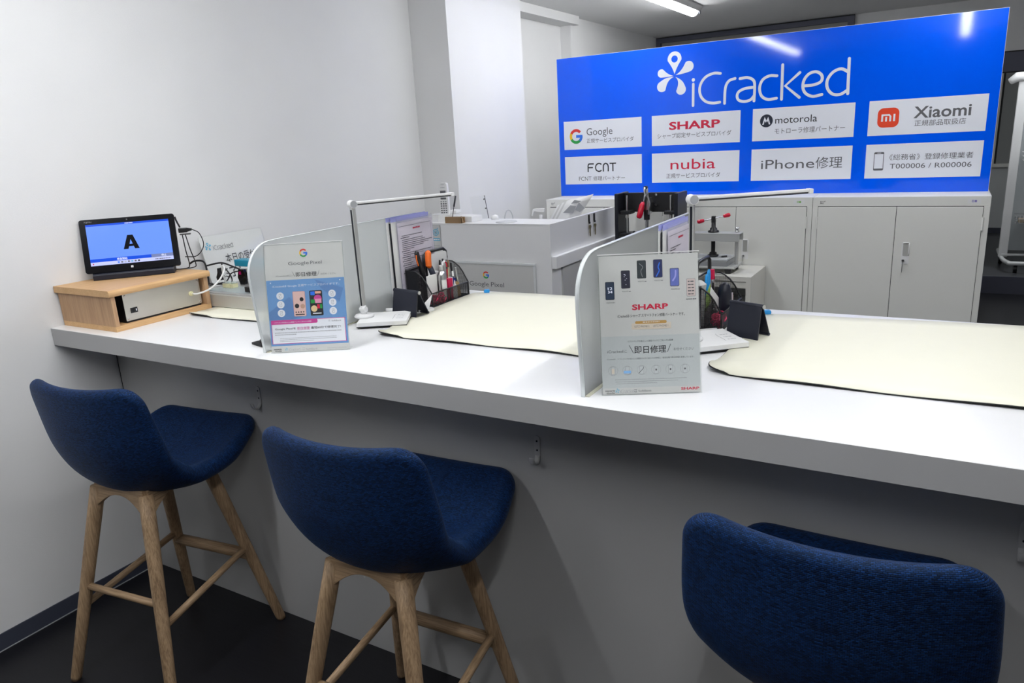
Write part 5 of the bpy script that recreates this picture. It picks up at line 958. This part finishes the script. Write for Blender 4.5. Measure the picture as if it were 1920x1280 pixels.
# ------------------------------------------------------------------ organizers and what they hold
def organizer(loc, label):
    t = thing('desk_organizer', label, 'organizer', loc, PI / 2, 'black mesh organizers on the counter'); W_, D_ = 0.216, 0.100
    side = [(0, 0), (0, 0.047), (0.008, 0.060), (0.020, 0.082), (0.034, 0.100), (0.050, 0.112), (0.062, 0.118), (D_, 0.121), (D_, 0)]
    def sheet(nm, quads):
        bm = bmesh.new(); uvl = bm.loops.layers.uv.new('UVMap')
        for pts, uv in quads:
            f = bm.faces.new([bm.verts.new(q) for q in pts])
            for lp, q in zip(f.loops, uv): lp[uvl].uv = q
        me = bpy.data.meshes.new(nm); bm.to_mesh(me); bm.free(); me.materials.append(MESH); o = bpy.data.objects.new(nm, me); COL.objects.link(o); o.parent = t; 
        sm = o.modifiers.new('thick', 'SOLIDIFY'); sm.thickness = 0.0004
    def side_q(x): return ([(x, y, z) for y, z in side], list(side))
    sheet('mesh_side', [side_q(0.0)]); sheet('mesh_side', [side_q(W_)]); 
    def wall(x0, y0, x1, y1, z0, z1): L_ = math.hypot(x1 - x0, y1 - y0); return ([(x0, y0, z0), (x1, y1, z0), (x1, y1, z1), (x0, y0, z1)], [(0, z0), (L_, z0), (L_, z1), (0, z1)])
    sheet('mesh_front', [wall(0, 0, W_, 0, 0, 0.045)]); sheet('mesh_back', [wall(0, D_, W_, D_, 0, 0.118)]); sheet('mesh_divider', [wall(0, 0.045, W_, 0.045, 0, 0.060)])
    b = MB(); b.box(0.001, 0.001, 0.0, W_ - 0.001, D_ - 0.001, 0.0012, BLK); b.build('floor_plate', t)
    b = MB(); r_ = 0.0024
    for x in (0.0, W_):
        b.tube([(x, y, z) for y, z in side[:-1]] + [(x, D_, 0.001), (x, 0, 0.001)], r_, BLK, 6, closed=True)
    for y, z in ((0, 0.046), (0, 0.0015), (D_, 0.119), (D_, 0.0015)): b.tube([(0, y, z), (W_, y, z)], r_, BLK, 6)
    for x in (0, 0.105, W_): b.tube([(x, 0, 0), (x, 0, 0.046)], r_, BLK, 6)
    b.build('rim_wire', t)
    b = MB(); b.box(0.001, 0.055, 0.0, 0.003, D_ - 0.002, 0.119, NAVYP); b.build('label_plate', t)
    b = MB(); b.tube([(0.100, D_ - 0.002, 0.075), (0.100, D_ - 0.002, 0.135), (0.104, D_ - 0.002, 0.153), (0.118, D_ - 0.002, 0.162), (0.165, D_ - 0.002, 0.163), (0.215, D_ - 0.002, 0.162), (0.229, D_ - 0.002, 0.152), (0.232, D_ - 0.002, 0.130), (0.218, D_ - 0.002, 0.075)][0:9], 0.0055, BLK, 10); b.build('carry_handle', t)
    return t
O1 = Vector((1.105, 0.644, 1.0002)); O2 = Vector((2.055, 0.640, 1.0002))
organizer(O1, 'black mesh organizer full of tools, left of the mat between dividers'); organizer(O2, 'black mesh organizer full of tools, behind the red-lettered notice')
def W(O, x, y, z=0.0): return (O.x - y, O.y + x, O.z + z)       # organizer-local to world
def put(nm, label, cat, O, x, y, z, parts, rz=PI / 2, group=None):
    t = thing(nm, label, cat, W(O, x, y, z), rz, group)
    for pn, fn in parts: b = MB(); fn(b); b.build(pn, t, bevel=0.0008)
    return t
def pen(O, x, y, h, lx, ly, m_, capm, label, nm='pen', r=0.0038):
    put(nm, label, 'pen', O, x, y, 0.002, [('barrel', lambda b: b.tube([(0, 0, 0.0), (lx * 0.8, ly * 0.8, h * 0.8)], r, m_, 10)), ('cap', lambda b: b.tube([(lx * 0.8, ly * 0.8, h * 0.8), (lx, ly, h)], [r * 1.1, r * 0.9], capm, 10))], group='pens and tools in the organizers')
# left organizer
put('plier_tool', 'black and orange long-handled tool leaning left in the left organizer', 'tool', O1, 0.062, 0.075, 0.002, [('handle', lambda b: b.tube([(0.012, 0, 0.045), (-0.006, 0.002, 0.110), (-0.016, 0.004, 0.145), (-0.020, 0.006, 0.170), (-0.018, 0.006, 0.176)], [0.010, 0.0095, 0.0085, 0.0085, 0.006], BLK, 12)), ('orange_stripe', lambda b: b.tube([(-0.0235, 0.000, 0.128), (-0.029, 0.002, 0.150), (-0.027, 0.003, 0.165)], 0.0022, ORG, 8)), ('tool_head', lambda b: b.box(-0.002, -0.006, 0, 0.026, 0.006, 0.065, BLK))])
put('orange_grip_tool', 'tool with ribbed orange grip standing in the left organizer', 'tool', O1, 0.078, 0.058, 0.002, [('orange_grip', lambda b: b.tube([(0.0, 0, 0.118), (-0.006, 0, 0.125), (-0.006, 0, 0.150), (-0.003, 0, 0.168), (0.0, 0, 0.174)], [0.007, 0.0105, 0.0105, 0.0105, 0.005], ORG, 14)), ('shaft', lambda b: b.tube([(0.030, 0, 0.020), (0.018, 0, 0.085), (0.0, 0, 0.118)], [0.007, 0.010, 0.0095], mat('tool_grey', (0.05, 0.06, 0.09), 0.4), 12))])
put('silver_bottle', 'silver screw-cap bottle standing in the left organizer', 'bottle', O1, 0.090, 0.020, 0.002, [('bottle_body', lambda b: b.lathe([(0, 0), (0.014, 0), (0.0148, 0.003), (0.0148, 0.088), (0.012, 0.098), (0.0078, 0.104), (0.0078, 0.108), (0, 0.108)], SILV, 24)), ('cap', lambda b: b.lathe([(0, 0.107), (0.0085, 0.107), (0.0088, 0.122), (0.008, 0.124), (0, 0.124)], ALU, 24)), ('bottle_label', lambda b: (b.prism([(0.0151 * math.cos(a_), 0.0151 * math.sin(a_)) for a_ in [math.radians(210 + 12 * k) for k in range(11)]] + [(0.0146 * math.cos(a_), 0.0146 * math.sin(a_)) for a_ in [math.radians(330 - 12 * k) for k in range(11)]], 0.045, 0.075, PAPER)))])
put('white_card', 'white card standing behind the mesh side of the left organizer', 'card', O1, 0.045, 0.030, 0.002, [('sheet', lambda b: b.box(-0.028, 0, 0, 0.030, 0.001, 0.098, PAPER))])
put('red_box', 'small crimson box standing in the left organizer', 'box', O1, 0.124, 0.018, 0.002, [('carton', lambda b: b.box(-0.013, -0.008, 0.0, 0.013, 0.010, 0.072, mat('crimson_box', (0.62, 0.01, 0.08), 0.4))), ('white_side', lambda b: b.box(0.0132, -0.006, 0.0, 0.018, 0.010, 0.074, PAPER))])
put('white_tape_roll', 'white roll standing at the back of the left organizer', 'roll', O1, 0.130, 0.080, 0.075, [('roll', lambda b: b.lathe([(0.008, -0.012), (0.022, -0.012), (0.022, 0.012), (0.008, 0.012), (0.008, -0.012)], PAPER, 24, M=Matrix.Rotation(PI / 2, 4, 'X')))])
put('white_hook_tool', 'white curved plastic tool with red hook end in the left organizer', 'tool', O1, 0.142, 0.050, 0.002, [('white_handle', lambda b: b.tube([(-0.012, 0, 0.03), (-0.008, 0, 0.09), (0.0, 0, 0.122), (0.010, 0, 0.126)], 0.0045, WHP, 10)), ('red_hook', lambda b: b.tube([(0.010, 0, 0.126), (0.020, 0, 0.118), (0.022, 0, 0.104)], 0.003, REDG, 8)), ('steel_blade', lambda b: b.box(0.014, -0.001, 0.02, 0.018, 0.001, 0.118, SILV))])
for i, (x, y, h, lx, ly, m_, c_, l_) in enumerate((
        (0.150, 0.075, 0.128, 0.010, 0.0, BLK, BLK, 'black pen beside the white hook tool in the left organizer'), (0.160, 0.068, 0.132, 0.008, 0.0, INK, BLK, 'tallest dark pen at the back of the left organizer'),
        (0.168, 0.060, 0.118, 0.010, 0.0, REDG, INK, 'red pen at the right side of the left organizer'), (0.176, 0.058, 0.124, 0.010, 0, CREAMP, BROWN, 'cream brush handle at the right side of the left organizer'),
        (0.182, 0.040, 0.118, -0.006, 0, BLK, BLK, 'thick black marker at the right of the left organizer'), (0.170, 0.030, 0.088, 0.004, 0.004, GLASSP, WHP, 'short clear-barrelled pen at the front of the left organizer'), (0.196, 0.025, 0.100, -0.016, 0, SILV, SILV, 'slim silver tweezers at the right of the left organizer'))): pen(O1, x, y, h, lx, ly, m_, c_, l_)
put('glue_bottle', 'small white nozzle glue bottle at the front of the left organizer', 'glue bottle', O1, 0.150, 0.012, 0.002, [('bottle_body', lambda b: b.lathe([(0, 0), (0.008, 0), (0.0085, 0.03), (0.006, 0.045), (0, 0.047)], WHP, 16)), ('nozzle', lambda b: b.lathe([(0, 0.045), (0.004, 0.045), (0.001, 0.062), (0, 0.062)], WHP, 12))])
put('blue_card', 'dark blue card leaning at the front of the left organizer', 'card', O1, 0.164, 0.020, 0.002, [('sheet', lambda b: b.prism([(-0.010, 0), (0.014, 0), (0.006, 0.062), (-0.010, 0.072)], 0, 0.0012, mat('navy_card', (0.01, 0.02, 0.2), 0.5), 'y'))])
put('brown_card', 'tan card leaning at the front right of the left organizer', 'card', O1, 0.176, 0.014, 0.002, [('sheet', lambda b: b.prism([(-0.012, 0), (0.012, 0), (0.004, 0.050), (-0.016, 0.056)], 0, 0.0012, mat('tan_card', (0.5, 0.32, 0.14), 0.6), 'y'))])
def wad(O, x, y, s_, label, col):
    t = thing('rubber_band_wad', label, 'rubber bands', W(O, x, y, 0.002)); b = MB()
    for k in range(26):
        c = Vector((random.uniform(-s_, s_) * 0.5, random.uniform(-s_, s_), random.uniform(0.006, 0.030))); r_ = random.uniform(0.006, 0.012); u = Vector((random.uniform(-1, 1), random.uniform(-1, 1), random.uniform(-1, 1))).normalized(); v = u.orthogonal().normalized(); w_ = u.cross(v)
        b.tube([c + v * math.cos(q) * r_ + w_ * math.sin(q) * r_ * 0.8 for q in [2 * PI * i / 12 for i in range(12)]], 0.0017, col, 6, closed=True)
    o = b.build('bands', t); o['kind'] = 'stuff'; return t
PINKR = mat('pink_rubber', (0.65, 0.03, 0.12), 0.4)
wad(O1, 0.055, 0.018, 0.030, 'crimson rubber bands in the front tray of the left organizer', PINKR); wad(O2, 0.050, 0.020, 0.030, 'crimson rubber bands in the front tray of the right organizer', PINKR)
b = MB(); b.box(-0.02, -0.004, 0.0, 0.02, 0.004, 0.030, mat('slate_blue_pad', (0.03, 0.06, 0.16), 0.5)); tag(b.build('blue_eraser', loc=W(O1, 0.145, 0.0085, 0.0016) if False else W(O1, 0.135, 0.026, 0.002), rz=PI / 2), 'slate blue block in the front tray of the left organizer', 'eraser')
put('white_backing_card', 'white card standing inside the black carrying loop of the left organizer', 'card', O1, 0.165, 0.090, 0.06, [('sheet', lambda b: b.prism(rrect(-0.058, 0.0, 0.060, 0.094, 0.012), 0, 0.001, PAPER, 'y'))])
# right organizer
put('blue_scissors', 'scissors with bright blue handles standing in the right organizer', 'scissors', O2, 0.075, 0.060, 0.002, [('handle_loop', lambda b: b.tube([(-0.006, 0, 0.075), (-0.014, 0, 0.100), (-0.012, 0, 0.128), (-0.005, 0, 0.134), (0.000, 0, 0.122), (-0.002, 0, 0.095)], 0.0035, LBLUE, 8, closed=True, smooth_path=True)), ('handle_loop', lambda b: b.tube([(0.002, 0, 0.075), (0.004, 0, 0.105), (0.008, 0, 0.136), (0.015, 0, 0.144), (0.020, 0, 0.130), (0.014, 0, 0.095)], 0.0035, LBLUE, 8, closed=True, smooth_path=True)), ('blades', lambda b: b.prism([(-0.008, 0.0), (0.004, 0.0), (0.008, 0.078), (-0.006, 0.078)], -0.001, 0.001, SILV, 'y'))])
for k, (x, c_) in enumerate(((0.098, WHP), (0.108, WHP))): pen(O2, x, 0.070, 0.128, 0.003, 0, BLK, WHP, ['white-tipped brush next to the blue scissors', 'second white-tipped brush in the right organizer'][k])
pen(O2, 0.128, 0.062, 0.140, 0.003, 0, mat('marker_body', (0.35, 0.30, 0.30), 0.4), mat('marker_cap', (0.62, 0.01, 0.07), 0.3), 'fat marker with crimson cap in the right organizer', 'marker_pen', 0.0068)
for k, (x, lx, m_, l_) in enumerate(((0.112, 0.004, BLK, 'black slim tool beside the crimson-capped marker'), (0.118, 0.005, SILV, 'thin steel pick beside the crimson-capped marker'), (0.140, 0.006, DKMET, 'dark tweezers right of the crimson-capped marker'), (0.150, 0.008, SILV, 'steel tweezers at the right of the right organizer'), (0.088, 0.002, REDG, 'short red pen behind the black air blower'))): pen(O2, x, 0.055 + 0.004 * k, 0.105 + 0.006 * (k % 3), lx, 0, m_, m_, l_, r=0.0026)
put('air_blower', 'black rubber air blower bulb in the right organizer', 'blower', O2, 0.112, 0.022, 0.002, [('bulb', lambda b: b.lathe([(0, 0.0), (0.012, 0.005), (0.0195, 0.03), (0.020, 0.060), (0.0185, 0.085), (0.013, 0.101), (0.006, 0.107), (0, 0.108)], NAVYP, 24))])
put('pink_card', 'pale pink card at the front of the right organizer', 'card', O2, 0.118, 0.004, 0.002, [('sheet', lambda b: b.prism([(-0.014, 0), (0.028, 0), (0.024, 0.075), (0.0, 0.078)], 0.002, 0.0032, PINKC, 'y'))])
put('kraft_card', 'small kraft card at the front right of the right organizer', 'card', O2, 0.158, 0.012, 0.002, [('sheet', lambda b: b.box(-0.012, 0, 0, 0.014, 0.0012, 0.062, mat('tan_card', (0.5, 0.32, 0.14), 0.6)))])
put('blue_lace', 'small blue plastic strip behind the kraft card', 'strip', O2, 0.176, 0.018, 0.002, [('strip', lambda b: b.tube([(-0.016, 0, 0.0), (-0.012, 0, 0.03), (0.002, 0, 0.040), (0.006, 0, 0.050)], 0.003, LBLUE, 8, True))])
put('folded_manual', 'folded white instruction paper sticking out of the right organizer', 'paper', O2, 0.030, 0.034, 0.045, [('sheet', lambda b: b.prism([(-0.02, 0.052), (-0.012, 0.070), (0.085, 0.014), (0.066, -0.018)], -0.0005, 0.0008, PAPER, 'y'))])
put('crumpled_bag', 'clear crumpled bag at the back left of the right organizer', 'bag', O2, 0.040, 0.072, 0.002, [('bag', lambda b: b.lathe([(0, 0), (0.018, 0.0), (0.021, 0.05), (0.016, 0.09), (0.020, 0.115), (0.007, 0.125), (0, 0.126)], PAPERS1, 9))])
put('green_card', 'green and white card standing in the right organizer', 'card', O2, 0.052, 0.050, 0.002, [('sheet', lambda b: b.prism([(-0.02, 0.04), (0.02, 0.06), (0.02, 0.112), (-0.02, 0.088)], 0, 0.001, GREEN, 'y')), ('white_part', lambda b: b.prism([(-0.02, 0.0), (0.02, 0.0), (0.02, 0.06), (-0.02, 0.04)], 0, 0.001, PAPER, 'y'))])
# upright document files behind the organizers
def doc(nm, loc, y0, y1, z1, label, front):
    t = thing(nm, label, 'document', (loc[0], loc[1] + y0, loc[2]), PI / 2, 'upright document files by the organizers'); w_ = y1 - y0
    if front:
        b = MB(); b.box(0, -0.0003, 0.0, w_, 0.0003, z1, FILM); b.box(0, 0.0009, 0.0, w_, 0.0014, z1 + 0.004, FILM); b.build('clear_sleeve', t)
        b = MB(); b.box(0.003, 0.0004, 0.001, w_ - 0.003, 0.0008, z1 - 0.009, PINKP); b.build('printed_page', t)
        p = Print(0.00008); p.stroke([(0.010, z1 - 0.022), (w_ - 0.012, z1 - 0.022)], 0.0008, GREYINK, 1, False); p.stroke([(w_ - 0.012, z1 - 0.022), (w_ - 0.012, 0.02)], 0.0006, GREYINK, 1, False); p.dashes(w_ * 0.42, w_ * 0.62, z1 - 0.036, 0.005, RED, 1)
        z = z1 - 0.055
        while z > 0.03:
            hd = random.random() < 0.25; p.dashes(0.014 if hd else 0.020, random.uniform(0.35, 0.95) * w_ if not hd else 0.06, z, 0.0024, INK if hd else GREYINK, 1); z -= 0.0062 if not hd else 0.0075
        p.build('page_print', t, XZ((0, -0.0004, 0)))
    else:
        b = MB(); b.box(0, 0, 0.0, w_, 0.0008, z1, PAPER); b.build('sheet', t); b = MB(); b.box(0, 0.001, 0.0, w_, 0.0014, z1 + 0.008, FILM if 'film' in label or True else FILM); b.build('clear_sleeve', t)
        b = MB(); b.box(0, -0.0006, z1 - 0.006, w_, -0.0001, z1 + 0.008, LILAC); b.build('lilac_edge', t)
def files(X0, Y0, s_):
    doc('document_file', (X0 + 0.0255, Y0, 1.0004), 0.040, 0.236, 0.287, 'front printed page in clear sleeve, ' + s_, True)
    doc('document_file', (X0 + 0.0195, Y0, 1.0004), 0.018, 0.222, 0.289, 'middle paper in lilac-edged sleeve, ' + s_, False)
    doc('document_file', (X0 + 0.0145, Y0, 1.0004), 0.0, 0.212, 0.291, 'rear paper in lilac-edged sleeve, ' + s_, False)
    b = MB(); b.box(0, 0, 0, 0.0022, 0.19, 0.28, DKMET); tag(b.build('black_folder', loc=(X0 + 0.0165, Y0 + 0.012, 1.0004)), 'thin black folder between the upright papers, ' + s_, 'folder')
files(0.972, 0.588, 'behind the left organizer'); files(1.922, 0.484, 'behind the right organizer')
# small white things beside the organizers
b = MB(); b.prism([(0, 0), (0.030, 0.004), (0.038, 0.040), (0.020, 0.050), (0.004, 0.030)], 0, 0.012, PAPER); b.add([(0.0, 0.005, 0.012), (0.034, 0.010, 0.012), (0.036, 0.038, 0.058), (0.012, 0.030, 0.030)], [(0, 1, 2, 3)], PAPER); tag(b.build('tissue_packet', loc=(1.112, 0.555, 1.0005), rz=0.15, bevel=0.003), 'white tissue packet behind the left folding tablet stand', 'tissue')
b = MB(); b.tube([(0, 0, 0.008), (0.035, 0.010, 0.008), (0.055, 0.018, 0.008)], 0.0078, WHP, 14); tag(b.build('white_tube', loc=(0.998, 0.535, 1.0005)), 'short white tube lying left of the left tablet stand', 'tube')
b = MB(); b.tube([(0, 0, 0.0095), (0.03, 0.02, 0.0095), (0.062, 0.045, 0.0095)], [0.008, 0.0095, 0.0085], PAPERS1, 12); tag(b.build('rolled_cloth', loc=(1.990, 0.560, 1.0005)), 'rolled white cleaning cloth by the right organizer', 'cloth')

# ------------------------------------------------------------------ display rack in the far room
t = thing('display_rack', 'white wheeled display rack with wire baskets in the far room', 'rack', (3.02, 6.72, 0.15))
b = MB(); b.box(-0.035, -0.02, 0.10, 0.035, 0.02, 1.66, WHP); b.build('upright', t, bevel=0.004)
b = MB(); b.box(0.036, -0.008, 0.16, 0.90, 0.008, 1.68, mat('rack_board_grey', rgb(165, 170, 172), 0.4)); b.build('panel', t)
b = MB(); b.box(0.90, -0.02, 0.10, 0.97, 0.02, 1.66, WHP); b.build('upright', t, bevel=0.004)
b = MB(); b.tube([(-0.02, 0.30, 0.115), (-0.01, 0.10, 0.10), (0.0, -0.10, 0.09), (0.04, -0.24, 0.085), (0.12, -0.28, 0.085), (0.90, -0.28, 0.085)], 0.018, WHP, 12, True); b.tube([(-0.01, -0.02, 0.12), (0.95, -0.02, 0.12)], 0.012, WHP, 10); b.build('base_frame', t)
for x, y in ((0.09, -0.26), (0.0, 0.22), (0.85, -0.26)):
    b = MB(); b.cyl((x - 0.014, y, 0.034), (x + 0.014, y, 0.034), 0.0335, BLK, n=20); b.cyl((x - 0.016, y, 0.034), (x + 0.016, y, 0.034), 0.012, CHR, n=16); b.build('caster', t)
b = MB(); b.tube([(-0.10, -0.05, 1.62), (-0.05, -0.03, 1.655), (0.01, -0.01, 1.66)], [0.028, 0.040, 0.042], WHP, 16); b.build('top_knob', t)  # white rounded knob at the head of the upright
def basket(z, x0):
    b = MB()
    for dz_ in (0, 0.035, 0.07): g = 0.006 * dz_ / 0.035; b.tube([(x0 - g, -0.03, z + dz_), (x0 + 0.28 + g, -0.03, z + dz_), (x0 + 0.28 + g, -0.16 - g, z + dz_), (x0 - g, -0.16 - g, z + dz_)], 0.003, CHR if z < 0.8 else WHP, 6, closed=True)
    for k in range(12): x = x0 + 0.28 * k / 11; b.tube([(x, -0.16, z), (x, -0.172, z + 0.07)], 0.0018, WHP, 5); b.tube([(x, -0.03, z), (x, -0.16, z)], 0.0018, WHP, 5)
    b.build('wire_basket', t)
basket(0.42, 0.06); basket(0.96, 0.06)
b = MB(); b.box(0.0, 0, 0, 0.2, 0.10, 0.03, mat('basket_goods', (0.35, 0.28, 0.2), 0.6)); tag(b.build('basket_goods', loc=(3.10, 6.57, 0.576)), 'brown packets lying in the lower wire basket', 'packets')
b = MB(); b.tube([(0.0, 0, 0.0), (0.03, 0, -0.05), (0.045, 0, -0.12), (0.02, 0, -0.20), (0.03, 0, -0.30), (0.01, 0, -0.42)], 0.004, WHP, 8, True); tag(b.build('power_cord', loc=(3.075, 6.70, 1.62)), 'thin white cord hanging down the display rack panel', 'cord')
